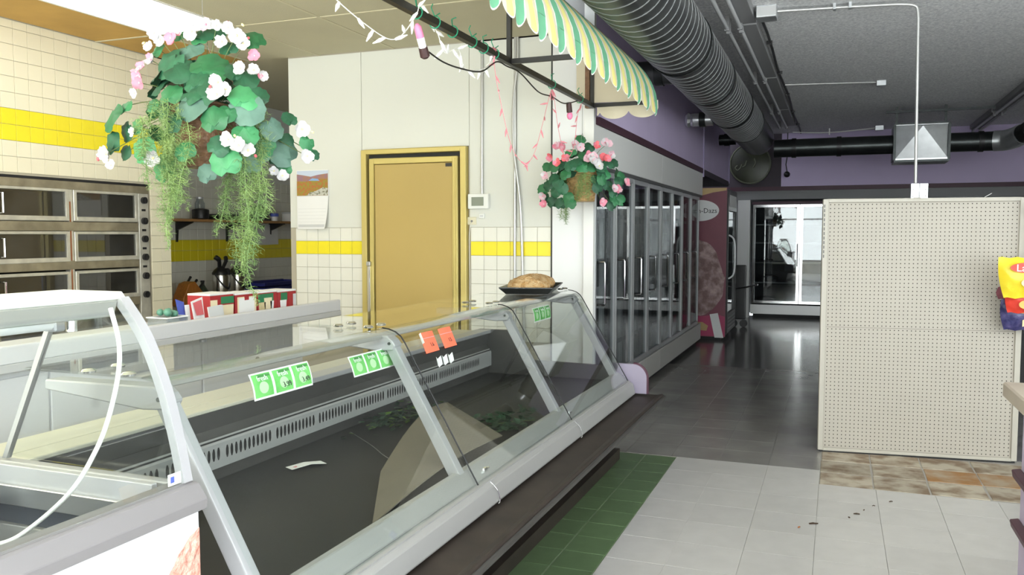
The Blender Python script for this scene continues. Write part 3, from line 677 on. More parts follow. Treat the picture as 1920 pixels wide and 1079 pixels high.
for (a, b_, m1, nm) in ((.80, .893, 'silver_paint', 'collar'), (.745, .80, 'gasket', 'gasket_band'), (.45, .745, 'liner', 'well_liner')):
    i = .0 if nm == 'collar' else (.012 if nm == 'gasket_band' else .0)
    m = MB(); m.box(-1.97, -1.415, GY1-.075-.0+i, GY1-.056, a, b_-(.0 if nm == 'collar' else 0)); m.box(-1.979, -1.955-i, GY0+.06, GY1-.056, a, b_); m.box(-1.415+i, -1.394, GY0+.06, GY1-.056, a, min(b_, .862)); m.box(-1.97, -1.415, GY0+.055, GY0+.075, a, min(b_, .862)); m.build(nm, m1, gc, bevel=.002)
m = MB(); m.box(-1.952, -1.418, GY1-.088, GY1-.0755, .80, .848); m.box(-1.954, -1.94, GY0+.08, GY1-.088, .80, .848); m.build('collar_step', 'alu', gc, bevel=.002)
B(-1.98, -1.39, GY0+.05, GY1-.056, .44, .452).build('well_floor', 'liner', gc)
B(-1.95, -1.42, .93, .96, .70, .80).build('well_divider', 'silver_paint', gc, bevel=.003)
# guard frame
fc = spline([(-1.372,.887), (-1.392,.98), (-1.424,1.095), (-1.478,1.215), (-1.545,1.300)], 6)
fc = [(p.x if hasattr(p,'x') else p[0], p.y if hasattr(p,'y') else p[1]) for p in [Vector((a.x, a.y, 0)) for a in [Vector((q[0], q[1], 0)) for q in fc]]]
def ribbon(pts, th):
    L_ = []; R_ = []
    for i, p in enumerate(pts):
        a, b_ = Vector(pts[max(i-1,0)]), Vector(pts[min(i+1,len(pts)-1)]); t_ = (b_-a).normalized(); n_ = Vector((-t_.y, t_.x)); L_.append(Vector(p)+n_*th/2); R_.append(Vector(p)-n_*th/2)
    return [tuple(q) for q in L_+R_[::-1]]
for y in (GY1-.03, GY0+.02):
    m = MB(); r_ = ribbon(fc, .022); n_ = len(fc)
    for i in range(n_-1): m.prism([r_[i], r_[i+1], r_[2*n_-2-i], r_[2*n_-1-i]], 'Y', y, y+.026)
    m.build('guard_frame', 'silver_paint', gc)
    MB().prism([(-1.945,.89),(-1.93,.89),(-1.752,1.255),(-1.768,1.255)], 'Y', y+.004, y+.018).build('guard_strut', 'alu_dull', gc)
    MB().prism([(-1.935,.897),(-1.39,.89)]+fc[3:-1]+[(-1.56,1.27),(-1.75,1.25)], 'Y', y+.009, y+.014).build('end_glass', 'pane', gc)
MB().sheet([[(x+.013, yy, z+.004) for yy in (GY0+.03, GY1-.035)] for x, z in fc], .005).build('front_glass', 'pane', gc, smooth=True)
m = MB(); m.prism([(-1.745,1.297),(-1.555,1.297),(-1.548,1.303),(-1.56,1.318),(-1.745,1.318)], 'Y', GY0, GY1); m.build('canopy', 'gel_canopy', gc, bevel=.002)
m = MB(); m.prism([(-1.575,1.262),(-1.553,1.262),(-1.541,1.30),(-1.56,1.2965),(-1.575,1.2965)], 'Y', GY0, GY1-.032); m.build('canopy_fascia', 'alu_paint', gc, bevel=.002)
B(-1.74, -1.58, GY0, GY1-.035, 1.283, 1.2965).build('canopy_underside', 'silver_paint', gc)
MB().tube([(-1.68, GY0+.05, 1.25), (-1.68, 1.40, 1.25)], .019, 14).build('lamp_tube', 'tube_white', gc, smooth=True)
m = MB(); m.box(-1.70, -1.66, 1.40, 1.43, 1.228, 1.283); m.build('lamp_holder', 'silver_paint', gc, bevel=.004); MB().cyl((-1.665, 1.448, 1.283), (-1.665, 1.448, 1.225), .012).build('cable_gland', 'chrome', gc, smooth=True)
hp = [(-1.497,1.276),(-1.474,1.214),(-1.472,1.142),(-1.494,1.044),(-1.521,.969),(-1.573,.883),(-1.66,.803),(-1.73,.759),(-1.82,.752),(-1.90,.756)]
MB().tube(spline([(x, 1.405-.002*i*i, z+(.012 if i == 0 else 0)) for i, (x, z) in enumerate(hp)], 8), .0052, 10).build('drain_hose', 'hose_white', gc, smooth=True)
MB().tube(spline([(-1.93, 1.38, .90), (-1.87, 1.36, .83), (-1.86, 1.33, .75), (-1.84, 1.28, .68)], 8), .006, 8).build('drain_hose', 'hose_white', gc, smooth=True)
# ice cream scoop picture and sticker on the front
sc = [];  cyy, czz, rr = 1.545, .60, .195
for k in range(40):
    a = PI*.45+PI*1.0*k/39; y = cyy+rr*math.cos(a)*.92+.003*math.sin(k*2.1); z = czz+rr*math.sin(a)
    if y < GY1-.012: sc.append((y, z))
sc = [(GY1-.012, sc[0][1])]+sc+[(GY1-.012, sc[-1][1])]
MB().prism(sc, 'X', -1.3405, -1.3385).build('scoop_picture', 'scoop', gc)
st = B(-1.3695, -1.3675, GY1-.072, GY1-.034, .892, .918).build('sticker', 'sticker_white', gc); B(-1.3676, -1.367, GY1-.066, GY1-.055, .898, .912).build('blue_mark', 'ink_blue', st)

# ================================================================== REAR COUNTER AND WHAT STANDS ON IT
rc = thing('rear_counter', 'long pale grey service counter behind the deli case', 'counter', (-3.45, 2.3, 0))
RX = Matrix.Translation((-3.15, 3.2, 0)) @ Matrix.Rotation(math.radians(2.2), 4, 'Z')
m = MB(RX); m.prism([(0,.925),(0,.995),(-.006,1.0),(-.03,1.0),(-.036,.995),(-.036,.935),(-.62,.935),(-.62,.925)], 'Y', -3.6, 1.81); m.build('counter_top', 'counter_grey', rc, bevel=.003)
m = MB(RX); m.prism([(-.012,.885),(.006,.89),(.004,.9245),(-.62,.9245),(-.62,.885)], 'Y', -3.6, 1.81); m.build('counter_lip', 'counter_lip', rc, bevel=.003)
m = MB(RX); m.box(-.60, -.05, -3.55, 1.40, .08, .884); m.build('counter_body', 'counter_grey', rc); m = MB(RX); m.box(-.55, -.08, -3.5, 1.35, 0, .08); m.build('plinth', 'dark_grey', rc)
for k in range(5):
    m = MB(RX); y0 = -3.5+.98*k; m.box(-.05, -.036, y0, y0+.965, .10, .86); pn = m.build('front_panel', 'counter_grey', rc, bevel=.002)
    m = MB(RX); m.cyl((-.036, y0+.48, .70), (-.033, y0+.48, .70), .022, n=16); m.build('lock_hole', 'dark_grey', pn)
cart = [(3.76,.20,.118+.065,'A'),(3.975,.195,.108+.065,'B'),(4.18,.185,.105+.065,'C'),(4.375,.19,.10+.065,'D')]; CT = .9355
labs = {'A':'red and cream printed carton behind the pink leaflet', 'B':'red carton with a large white label panel on the counter', 'C':'carton printed with cream tubs under a green band', 'D':'red and green carton nearest the tiled wall on the counter'}
for (y, L_, hgt, kd) in cart:
    x1 = -3.27; x0 = -3.43; t = thing('printed_carton', labs[kd], 'carton', ((x0+x1)/2, y+L_/2, CT), 'printed cartons on the rear counter')
    B(x0, x1, y, y+L_, CT+.0003, CT+hgt-.012).build('carton', 'box_red', t, bevel=.002); B(x0, x1, y, y+L_, CT+hgt-.0115, CT+hgt).build('lid', 'paper', t, bevel=.002)
    def pn(a, b_, z0, z1, m_, nm='printed_panel', o=.001): MB().prism([(y+L_*a, CT+hgt*z0), (y+L_*b_, CT+hgt*z0), (y+L_*b_, CT+hgt*z1), (y+L_*a, CT+hgt*z1)], 'X', x1, x1+o).build(nm, m_, t)
    def tub(a, b_, z0, z1, m_): MB().prism([(y+L_*(a+.04), CT+hgt*z0), (y+L_*(b_-.04), CT+hgt*z0), (y+L_*b_, CT+hgt*z1), (y+L_*a, CT+hgt*z1)], 'X', x1+.001, x1+.002).build('printed_tub', m_, t)
    if kd == 'A': pn(.45, 1, .66, .88, 'box_green'); tub(.5, .98, .12, .62, 'box_cream'); pn(.02, .3, .3, .8, 'box_cream')
    if kd == 'B': pn(.08, .95, .06, .86, 'box_cream'); pn(.14, .86, .10, .82, 'paper', o=.002); pn(.4, .6, .74, .86, 'box_red', o=.003)
    if kd == 'C': pn(0, .8, .55, .9, 'box_green'); tub(.02, .38, .08, .6, 'box_tan'); tub(.3, .72, .15, .75, 'box_cream'); tub(.62, .82, .2, .62, 'paper'); pn(.84, 1, .05, .9, 'box_red', o=.0015)
    if kd == 'D': pn(.15, .5, .6, .9, 'box_green'); tub(.1, .45, .15, .62, 'paper'); pn(.55, .8, .1, .9, 'box_red', o=.002); pn(.82, .98, .1, .82, 'counter_grey', o=.003)
t = thing('leaflet', 'pink and red leaflet standing on the rear counter', 'leaflet', (-3.24, 3.66, CT))
MB().sheet([[(-3.23, 3.60, (CT+.0005)), (-3.24, 3.69, (CT+.0005))], [(-3.26, 3.60, 1.088), (-3.27, 3.70, 1.108)]], .002).build('sheet', 'paper', t); MB().sheet([[(-3.2335, 3.615, 1.012), (-3.2435, 3.68, 1.012)], [(-3.256, 3.612, 1.08), (-3.266, 3.688, 1.094)]], .0012).build('red_print', 'petal_c', t)
t = thing('leaflet', 'purple leaflet tucked behind the pink one', 'leaflet', (-3.29, 3.60, CT)); MB().sheet([[(-3.29, 3.56, (CT+.0005)), (-3.29, 3.62, (CT+.0005))], [(-3.31, 3.54, 1.105), (-3.31, 3.60, 1.085)]], .002).build('sheet', 'ink_blue', t); MB().sheet([[(-3.285, 3.60, (CT+.0005)), (-3.285, 3.63, (CT+.0005))], [(-3.29, 3.585, 1.07), (-3.29, 3.62, 1.07)]], .002).build('insert', 'paper', t)
t = thing('card_stack', 'small stack of pale grey cards leaning by the cartons', 'cards', (-3.22, 3.76, CT))
for k in range(3): MB().sheet([[(-3.21-.006*k, 3.70+.004*k, (CT+.0005)), (-3.215-.006*k, 3.82+.004*k, (CT+.0005))], [(-3.235-.006*k, 3.705+.004*k, 1.05), (-3.24-.006*k, 3.83, 1.055)]], .003).build('card', 'print_grey' if k == 0 else 'paper', t)
t = thing('plastic_tub', 'clear plastic tub holding something green on the rear counter', 'tub', (-3.27, 3.440, CT))
m = MB(); m.prism([(-3.33,3.370),(-3.21,3.370),(-3.21,3.510),(-3.33,3.510)], 'Z', CT+.0005, CT+.004); m.build('tub_base', 'tag_clear', t)
m = MB(); m.box(-3.335, -3.332, 3.365, 3.515, CT+.004, 1.02); m.box(-3.208, -3.205, 3.365, 3.515, CT+.004, 1.02); m.box(-3.332, -3.208, 3.365, 3.368, CT+.004, 1.02); m.box(-3.332, -3.208, 3.512, 3.515, CT+.004, 1.02); m.build('tub_wall', 'tag_clear', t)
m = MB(); m.box(-3.34, -3.2, 3.360, 3.364, 1.018, 1.024); m.box(-3.34, -3.2, 3.516, 3.520, 1.018, 1.024); m.box(-3.204, -3.2, 3.364, 3.516, 1.018, 1.024); m.box(-3.34, -3.336, 3.364, 3.516, 1.018, 1.024); m.build('tub_rim', 'paper', t)
m = MB(); [m.ball((random.uniform(-3.31,-3.23), random.uniform(3.390,3.490), 1.03+random.uniform(0,.02)), random.uniform(.014,.022), 8, 5) for k in range(8)]; m.build('green_contents', 'clear_green', t, smooth=True)

# ================================================================== DECK OVENS IN THE LEFT WALL
ov = thing('deck_oven', 'stacked stainless deck oven built into the tiled wall, rust-stained', 'oven', (-5.75, 4.74, 0))
m = MB(); m.box(-6.2, -6.15, 4.03, 5.445, .05, 1.85); m.box(-6.15, -5.36, 4.03, 4.09, .05, 1.85); m.box(-6.15, -5.36, 5.33, 5.445, .05, 1.85); m.box(-6.15, -5.36, 4.09, 5.33, .05, .62); m.box(-6.15, -5.36, 4.09, 5.33, 1.80, 1.85)
m.build('oven_body', 'oven_steel', ov)
B(-5.362, -5.345, 4.03, 5.445, 1.79, 1.85).build('top_panel', 'oven_steel', ov, bevel=.003)
B(-5.42, -5.353, 4.03, 5.45, 1.851, 1.868).build('top_gap', 'black_trim', ov)
for z in (1.50, 1.21, .90): 
    B(-5.40, -5.35, 4.04, 5.33, z-.02, z+.05).build('deck_rail', 'oven_steel', ov, bevel=.003); B(-6.14, -5.40, 4.09, 5.33, z-.02, z+.0).build('deck_floor', 'oven_inside', ov)
m = MB(); m.box(-5.40, -5.352, 4.665, 4.70, .62, 1.79); m.build('centre_mullion', 'oven_door', ov); B(-5.402, -5.351, 4.67, 4.682, .7, 1.7).build('rust_streak', 'rust', ov)
B(-5.36, -5.347, 5.335, 5.44, .62, 1.79).build('control_strip', 'oven_door', ov, bevel=.002)
for z in (1.735, 1.566, 1.418, 1.268, 1.113, .958):
    k = MB(); k.cyl((-5.347, 5.385, z), (-5.325, 5.385, z), .028, n=18); k.box(-5.325, -5.312, 5.379, 5.391, z-.025, z+.025); k.build('knob', 'black_plastic', ov)
for z in (1.655, 1.49, 1.34, 1.19): B(-5.347, -5.343, 5.365, 5.405, z-.009, z+.009).build('switch', 'black_plastic', ov)
for r, (z0, z1) in enumerate(((1.555, 1.79), (1.25, 1.475), (.945, 1.175))):
    for c, (y0, y1) in enumerate(((4.045, 4.665), (4.705, 5.33))):
        m = MB(); b_ = .028; x0, x1 = -5.375, -5.345
        m.box(x0, x1, y0, y0+b_, z0, z1); m.box(x0, x1, y1-b_, y1, z0, z1); m.box(x0, x1, y0+b_, y1-b_, z0, z0+b_*1.2); m.box(x0, x1, y0+b_, y1-b_, z1-b_*.7, z1)
        dr = m.build('oven_door', 'oven_door', ov, bevel=.003)
        B(x0+.01, x0+.016, y0+b_, y1-b_, z0+b_*1.2, z1-b_*.7).build('door_window', 'pane_oven', dr)
        if c == 0: 
            h = MB(); h.tube([(-5.345, y0+.06, z0+.05), (-5.315, y0+.06, z0+.05), (-5.315, y0+.06, z1-.05), (-5.345, y0+.06, z1-.05)], .009, 8); h.build('door_handle', 'chrome', dr, smooth=True)
    B(-6.149, -6.14, 4.1, 5.3, z0-.03, z1).build('cavity_back', 'oven_inside', ov)
m = MB(); m.sheet([[(-5.37+.02*math.sin(i*1.7+j), 4.29+.028*i, 1.869+(.045*math.sin(PI*i/6) if j == 1 else .004)*(1+.4*math.sin(i*2.3))) for i in range(7)] for j in range(3)], .003)
tag(m.build('rag', 'cloth_rust', smooth=True), 'crumpled rust-coloured rag on top of the deck oven', 'rag')

# ================================================================== ALCOVE: SHELF, COUNTER, COFFEE THINGS
sh = thing('wall_shelf', 'wooden wall shelf in the tiled alcove', 'shelf', (-6.12, 7.6, 1.58))
B(-6.243, -5.98, 6.3, 8.95, 1.585, 1.61).build('shelf_board', 'wood_shelf', sh, bevel=.003)
for y in (6.7, 7.45, 8.2): MB().prism([(-6.243,1.38),(-6.232,1.38),(-6.222,1.50),(-6.03,1.575),(-6.03,1.5849),(-6.243,1.5849)], 'Y', y, y+.025).build('shelf_bracket', 'black_plastic', sh)
tag(MB().lathe((-6.06, 6.86, 1.6102), [(.07,0),(.082,.01),(.085,.09),(.08,.10),(.03,.112)], 24).build('black_pan', 'black_plastic', smooth=True), 'round black pan on the alcove shelf', 'pan')
t = thing('black_tray', 'low black tray next to the pan on the alcove shelf', 'tray', (-6.1, 7.35, 1.61)); B(-6.2, -6.0, 7.12, 7.6, 1.6102, 1.66).build('tray_body', 'black_plastic', t, bevel=.01, seg=2); B(-6.19, -6.01, 7.13, 7.59, 1.66, 1.672).build('tray_lid', 'dark_grey', t, bevel=.003)
t = thing('glass_jar', 'clear glass jar standing behind the black pan', 'jar', (-6.19, 7.0, 1.61)); MB().lathe((-6.19, 7.0, 1.6102), [(.045,0),(.05,.01),(.05,.17),(.035,.2),(.035,.215)], 20).build('jar_body', 'tag_clear', t, smooth=True); MB().cyl((-6.19, 7.0, 1.826), (-6.19, 7.0, 1.845), .038).build('jar_lid', 'alu', t)
t = thing('cap_bundle', 'dark folded bundle on the alcove shelf', 'bundle', (-6.1, 7.85, 1.61)); 
m = MB(); m.ball((-6.1, 7.85, 1.70), (.09, .15, .085), 16, 10); m.build('bundle_cloth', 'shelf_item', t, smooth=True); B(-6.15, -6.02, 7.74, 7.95, 1.6102, 1.64).build('bundle_base', 'shelf_item', t)
t = thing('blue_tubs', 'small blue lidded tub on the alcove shelf', 'tub', (-6.05, 8.05, 1.61)); MB().lathe((-6.05, 8.05, 1.6102), [(.04,0),(.045,.05),(.048,.052)], 16).build('tub', 'paper', t, smooth=True); MB().lathe((-6.05, 8.05, 1.663), [(.05,0),(.052,.02),(.048,.035)], 16).build('lid', 'ink_blue', t, smooth=True)
t = thing('white_box', 'small white box at the wall end of the shelf', 'box', (-6.08, 8.42, 1.61)); B(-6.15, -6.02, 8.33, 8.52, 1.6102, 1.70).build('box', 'paper', t, bevel=.003); B(-6.152, -6.018, 8.328, 8.522, 1.7, 1.72).build('lid', 'print_grey', t, bevel=.003)
t = thing('wall_notice', 'plain white paper notice taped over the yellow stripe', 'notice', (-6.235, 8.1, 1.34)); MB().sheet([[(-6.232, 7.84, 1.345), (-6.22, 8.1, 1.335), (-6.228, 8.36, 1.34)], [(-6.232, 7.84, 1.57), (-6.225, 8.1, 1.575), (-6.232, 8.36, 1.57)]], .002).build('paper_sheet', 'paper', t); B(-6.228, -6.222, 8.05, 8.10, 1.535, 1.56).build('clip', 'black_plastic', t)
ac = thing('alcove_counter', 'low grey steel-topped counter in the alcove', 'counter', (-5.98, 7.5, 0))
B(-6.235, -5.7, 5.75, 9.3, .72, .76).build('counter_top', 'alu_dull', ac, bevel=.003); B(-6.23, -5.74, 5.8, 9.25, 0, .7195).build('counter_body', 'mid_grey', ac)
# knife block
t = thing('knife_block', 'orange-brown wooden knife block with a dark handled knife', 'knife block', (-5.93, 6.52, .76))
kx = Matrix.Translation((-5.93, 6.52, .76)); m = MB(kx); m.prism([(-.16,.0),(.13,.0),(.15,.10),(.02,.235),(-.06,.215),(-.14,.08)], 'X', -.07, .07); m.build('block', 'knife_wood', t, bevel=.006)
for k in range(3):
    m = MB(kx); m.tube([(-.045+.045*k, .02+.03*k, .20-.025*k), (-.045+.045*k, .085+.035*k, .275-.03*k)], [.010, .013], 8); m.build('knife_handle', 'black_plastic', t, smooth=True)
t = thing('green_bottle', 'squat dark green bottle beside the knife block', 'bottle', (-5.95, 6.74, .76)); MB().lathe((-5.95, 6.74, .7602), [(.05,0),(.06,.01),(.06,.12),(.03,.17),(.018,.19),(.018,.215)], 18).build('glass_body', 'bottle_green', t, smooth=True); MB().cyl((-5.95, 6.74, .9755), (-5.95, 6.74, .992), .02).build('cap', 'black_plastic', t)
def airpot(y, x, r, hh, label, tall):
    t = thing('airpot', label, 'airpot', (x, y, .76), 'coffee airpots in the alcove')
    MB().lathe((x, y, .7602), [(r*.95,0),(r,.01),(r,hh),(r*.97,hh+.01)], 28).build('steel_body', 'steel', t, smooth=True)
    MB().lathe((x, y, .7602), [(r*1.02,0),(r*1.03,.02),(r*1.005,.025)], 28).build('base_ring', 'black_plastic', t, smooth=True)
    MB().lathe((x, y, .771+hh), [(r*1.03,0),(r*1.05,.02),(r*.8,.05),(r*.45,.075),(r*.3,.09)], 24).build('pump_head', 'black_plastic', t, smooth=True)
    m = MB(); z = .771+hh; m.tube(spline([(x+.5*r, y-.1*r, z+.05), (x+1.25*r, y-.15*r, z+.055), (x+1.35*r, y-.15*r, z+.0)]), .013, 8); m.build('spout', 'black_plastic', t, smooth=True)
    m = MB(); m.tube(spline([(x, y-1.02*r, z+.01), (x+.75*r, y-.6*r, z-.10), (x+1.06*r, y, z-.14), (x+.75*r, y+.6*r, z-.10), (x, y+1.02*r, z+.01)]), .010, 8); m.build('bail_handle', 'black_plastic', t, smooth=True)
    if tall:
        m = MB(); m.tube(spline([(x, y-.02, z+.07), (x+.02, y-.05, z+.15), (x, y-.085, z+.185)]), [.02]*8+[.026]*8+[.024], 8); m.tube(spline([(x, y+.03, z+.07), (x+.02, y+.055, z+.14), (x, y+.075, z+.18)]), [.018]*8+[.022]*8+[.02], 8); m.build('pump_lever', 'black_plastic', t, smooth=True)
airpot(6.98, -5.92, .085, .27, 'steel coffee airpot with raised black pump levers', True)
airpot(7.27, -5.95, .085, .265, 'steel coffee airpot with a flat black top', False)
for k, (z, lab) in enumerate(((.78, 'grey base tray under the blue trays in the alcove'), (.86, 'blue tray in the middle of the stack in the alcove'), (.92, 'blue tray on top of the stack in the alcove'))):
    t = thing('stacked_tray', lab, 'tray', (-5.92, 7.85, z), 'stacked trays in the alcove'); mm = 'tray_grey' if k == 0 else 'tray_blue'; h_ = .08 if k == 0 else .035
    z = .7602 if k == 0 else (.8405 if k == 1 else .8925)
    B(-6.08, -5.76, 7.48, 8.25, z, z+h_*.3).build('tray_bottom', mm, t); m = MB(); zz = z+h_*.3
    m.box(-6.10, -6.08, 7.46, 8.27, zz, z+h_); m.box(-5.76, -5.74, 7.46, 8.27, zz, z+h_); m.box(-6.08, -5.76, 7.46, 7.48, zz, z+h_); m.box(-6.08, -5.76, 8.25, 8.27, zz, z+h_)
    if k: m.box(-5.74, -5.715, 7.46, 8.27, z+h_, z+h_+.006); m.box(-6.125, -6.10, 7.46, 8.27, z+h_, z+h_+.006)
    m.build('tray_side', mm, t)
    t.location.z = z
    for ch in t.children:
        for v in ch.data.vertices: v.co.z += (.78, .86, .92)[k]-z

# ================================================================== HANGING BASKETS
def leaf_mesh(name, m, seed, scal=9):
    rnd = random.Random(seed); V_ = [(0, -.38, 0)]; F = []; n = 22
    for r_i, rr in enumerate((.45, .8, 1.0)):
        for k in range(n):
            a = -PI/2+2*PI*(k+.5)/n; R = .5*rr*(1+.055*math.cos(a*scal)*rr)*(1-.38*math.exp(-((a+PI/2) % (2*PI))**2*14)-.38*math.exp(-((2*PI-(a+PI/2)) % (2*PI))**2*14))
            V_.append((R*math.cos(a), -.10+R*math.sin(a)*1.0, .10*rr*rr*math.sin(3*a+seed)*.5-.10*rr**2+.015*math.cos(a*scal)*rr))
    for k in range(n): F.append((0, 1+k, 1+(k+1) % n))
    for r_i in range(2):
        for k in range(n): F.append((1+r_i*n+k, 1+(r_i+1)*n+k, 1+(r_i+1)*n+(k+1) % n, 1+r_i*n+(k+1) % n))
    mb = MB(); mb.add(V_, F); me = mb.mesh(name, m, smooth=True); return me
LM = {k: [leaf_mesh('leaf_'+k, m_, s) for s in (1, 2.2)] for k, m_ in (('d', 'leaf_a'), ('m', 'leaf_b'), ('l', 'leaf_c'), ('g', 'leaf_g'))}
def flower_mesh(name, mats, seed, n=5):
    rnd = random.Random(seed); mb = MB()
    for k in range(n):
        a = 2*PI*k/n+rnd.uniform(-.3, .3); L_ = rnd.uniform(.42, .55); w_ = rnd.uniform(.24, .33); mb.cur = rnd.choice([0, 0, 1]) if len(mats) > 1 else 0
        rows = []
        for i, t_ in enumerate((.04, .3, .65, 1.0)):
            ww = w_*math.sin(PI*(.12+.72*t_)); zz = .28*t_*t_*rnd.uniform(.3, 1.1)
            rows.append([(L_*t_*math.cos(a)-ww*s_*math.sin(a), L_*t_*math.sin(a)+ww*s_*math.cos(a), zz+.08*abs(s_)+.02*rnd.random()) for s_ in (-1, -.4, .4, 1)])
        mb.sheet(rows)
    mb.cur = len(mats)-1; mb.ball((0, 0, .06), (.09, .09, .08), 8, 5)
    return mb.mesh(name, mats, smooth=True)
FM = {'w': [flower_mesh('flower_white', ['petal_w', 'petal_w', 'bud'], s) for s in (1, 2, 3)], 'p': [flower_mesh('flower_pink', ['petal_p', 'petal_lp'], s) for s in (4, 5)], 'wp': [flower_mesh('flower_blush', ['petal_w', 'petal_p'], s) for s in (6, 7)], 'c': [flower_mesh('flower_coral', ['petal_p', 'petal_c'], s, 4) for s in (8, 9)], 'lp': [flower_mesh('flower_rose', ['petal_lp', 'petal_w', 'petal_p'], s, 6) for s in (10, 11)]}
BUD = {'p': MB().ball((0,0,0), (.3,.3,.45), 10, 7).mesh('bud_pink', 'petal_c', smooth=True), 'y': MB().ball((0,0,0), (.3,.3,.45), 10, 7).mesh('bud_yellow', 'bud', smooth=True)}
RT = Vector((math.cos(YAW), math.sin(YAW), 0)); FW = Vector((-math.sin(YAW), math.cos(YAW), 0))
def toward(p, d_): return p+(Vector((0, 0, 1.45))-p).normalized()*d_
def orient(nrm, roll):
    q = nrm.to_track_quat('Z', 'Y'); return (q.to_matrix() @ Matrix.Rotation(roll, 3, 'Z')).to_euler()
def fern_strands(mb, starts, seed, nl=.03):
    rnd = random.Random(seed)
    for (p, L_, lean) in starts:
        p = Vector(p); pts = [p.copy()]; dirv = Vector(lean); n = int(L_/.011)
        for i in range(n):
            dirv = (dirv+Vector((rnd.gauss(0, .11), rnd.gauss(0, .11), -.16))).normalized(); p = p+dirv*.011; pts.append(p.copy())
            env = min(1, (n-i)/(n*.35)+.25)
            for q in range(5):
                d2 = Vector((rnd.gauss(0, 1), rnd.gauss(0, 1), rnd.uniform(-.9, .35))).normalized(); ln = nl*env*rnd.uniform(.5, 1.2)
                e = p+d2*ln; side = d2.orthogonal().normalized()*.0013
                mb.add([p-side, p+side, e], [(0, 1, 2)])
                for w_ in range(3):
                    b_ = p+d2*ln*(.35+.22*w_); d3 = (d2+Vector((rnd.gauss(0, .8), rnd.gauss(0, .8), rnd.gauss(0, .8)))).normalized(); s3 = d3.orthogonal().normalized()*.0009
                    mb.add([b_-s3, b_+s3, b_+d3*ln*.5], [(0, 1, 2)])
        mb.tube(pts[::4], .0016, 4)
    return mb
def basket(label, ctr, sc_, px0, leaves, flowers, buds, bas, R, fern, hang, wick):
    """ctr world point of the pixel-free local origin; leaves in local (right, up, size, tone)"""
    ctr = Vector(ctr); t = thing('hanging_flower_basket', label, 'flower basket', ctr+Vector((0, 0, bas[2])))
    rt, rb, zb, zt = bas[0], bas[1], bas[2], bas[3]; rows = 18; pr_ = []
    for j in range(rows*2+1): f = j/(rows*2); pr_.append((rb+(rt-rb)*f**.9, zb+(zt-zb)*f))
    n = 72; wv = lambda j, k: (.0045 if ((k//3+(j//2)) % 2) else -.003)*(1 if j % 2 else .3)
    MB().lathe(ctr, pr_, n, mod=wv).build('wicker_basket', wick, t, smooth=True)
    rm = MB(); 
    for dz, rr in ((0, .007), (.012, .007), (-.012, .006)): rm.tube([ctr+Vector(((rt+.004)*math.cos(a), (rt+.004)*math.sin(a), zt+dz+.003*math.sin(9*a))) for a in [2*PI*k/40 for k in range(41)]], rr, 6)
    rm.build('basket_rim', wick, t, smooth=True)
    wm = MB(); top = ctr+Vector((0, 0, hang-.0))
    kn = ctr+Vector((0, 0, zt+min(.30, (hang-zt)*.6)))
    for k in range(3): a = 2*PI*k/3+.5; wm.tube([ctr+Vector((rt*math.cos(a), rt*math.sin(a), zt)), kn], .0014, 4)
    wm.tube([kn, top], .0014, 4); wm.build('hanging_wire', 'wire', t)
    def depth(u, v): return math.sqrt(max(0, R*R-u*u-(v-.04)**2))*.72
    stm = MB(); core = ctr+Vector((0, 0, zt))
    for i, (u, v, s, tn) in enumerate(leaves):
        dp = depth(u, v)+random.uniform(-.02, .02); p = toward(ctr+RT*u+Vector((0, 0, v)), dp)
        nr = (-FW*1.0+RT*(u/R*.7+random.uniform(-.25, .25))+Vector((0, 0, v/R*.5+.25+random.uniform(-.25, .25)))).normalized()
        piece('leaf', random.choice(LM[tn]), p, t, orient(nr, random.uniform(-.9, .9)+(PI if random.random() < .4 else 0)), (s*1.12, s*1.12, s*1.12))
        if i % 2 == 0: stm.tube(spline([core+RT*u*.2, core*.4+p*.6+Vector((0, 0, .03))-FW*(-.02), p+FW*.01], 4), .0018, 4)
    for i, (u, v, s, tn) in enumerate(flowers):
        dp = depth(u, v)+.035+random.uniform(-.01, .02); p = toward(ctr+RT*u+Vector((0, 0, v)), dp)
        nr = (-FW+RT*(u/R*.5+random.uniform(-.35, .35))+Vector((0, 0, random.uniform(-.3, .4)))).normalized()
        piece('flower', random.choice(FM[tn]), p, t, orient(nr, random.uniform(0, 6.28)), (s*.92, s*.92, s*.92))
        if i % 2: stm.tube(spline([core+RT*u*.2, core*.45+p*.55+Vector((0, 0, .02)), p], 4), .0016, 4)
    for (u, v, s, tn) in buds:
        p = toward(ctr+RT*u+Vector((0, 0, v)), depth(u, v)+.04); piece('bud', BUD[tn], p, t, (random.uniform(-1, 1), random.uniform(-1, 1), 0), (s, s, s))
    for k in range(int(34)):
        a = random.uniform(0, 2*PI); e = random.uniform(-.1, 1.2); r_ = R*random.uniform(.35, .72)
        d_ = Vector((math.cos(a)*math.cos(e), math.sin(a)*math.cos(e), math.sin(e))); p = core+d_*r_*Vector((1, 1, .75)).length/1.6
        if (p-core).dot(-FW) > .12*R: p += FW*.25*R
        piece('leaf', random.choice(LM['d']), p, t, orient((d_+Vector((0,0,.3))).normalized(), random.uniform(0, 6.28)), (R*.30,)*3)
    for k in range(10):
        a = random.uniform(0, 2*PI); u = R*.95*math.cos(a); p = core+FW*abs(math.sin(a))*R*.8+RT*u+Vector((0, 0, random.uniform(-.3, .1)*R))
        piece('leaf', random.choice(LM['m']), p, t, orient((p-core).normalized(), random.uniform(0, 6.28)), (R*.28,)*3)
    stm.build('stems', 'stem', t, kind='stuff')
    fm = MB(); fern_strands(fm, [(toward(ctr+RT*u+Vector((0, 0, v)), d_), L_, RT*lx+Vector((0, 0, lz))-FW*.1) for (u, v, d_, L_, lx, lz) in fern], 5, .042*(R/.33))
    fm.build('fern_fronds', 'fern', t, kind='stuff')
    return t
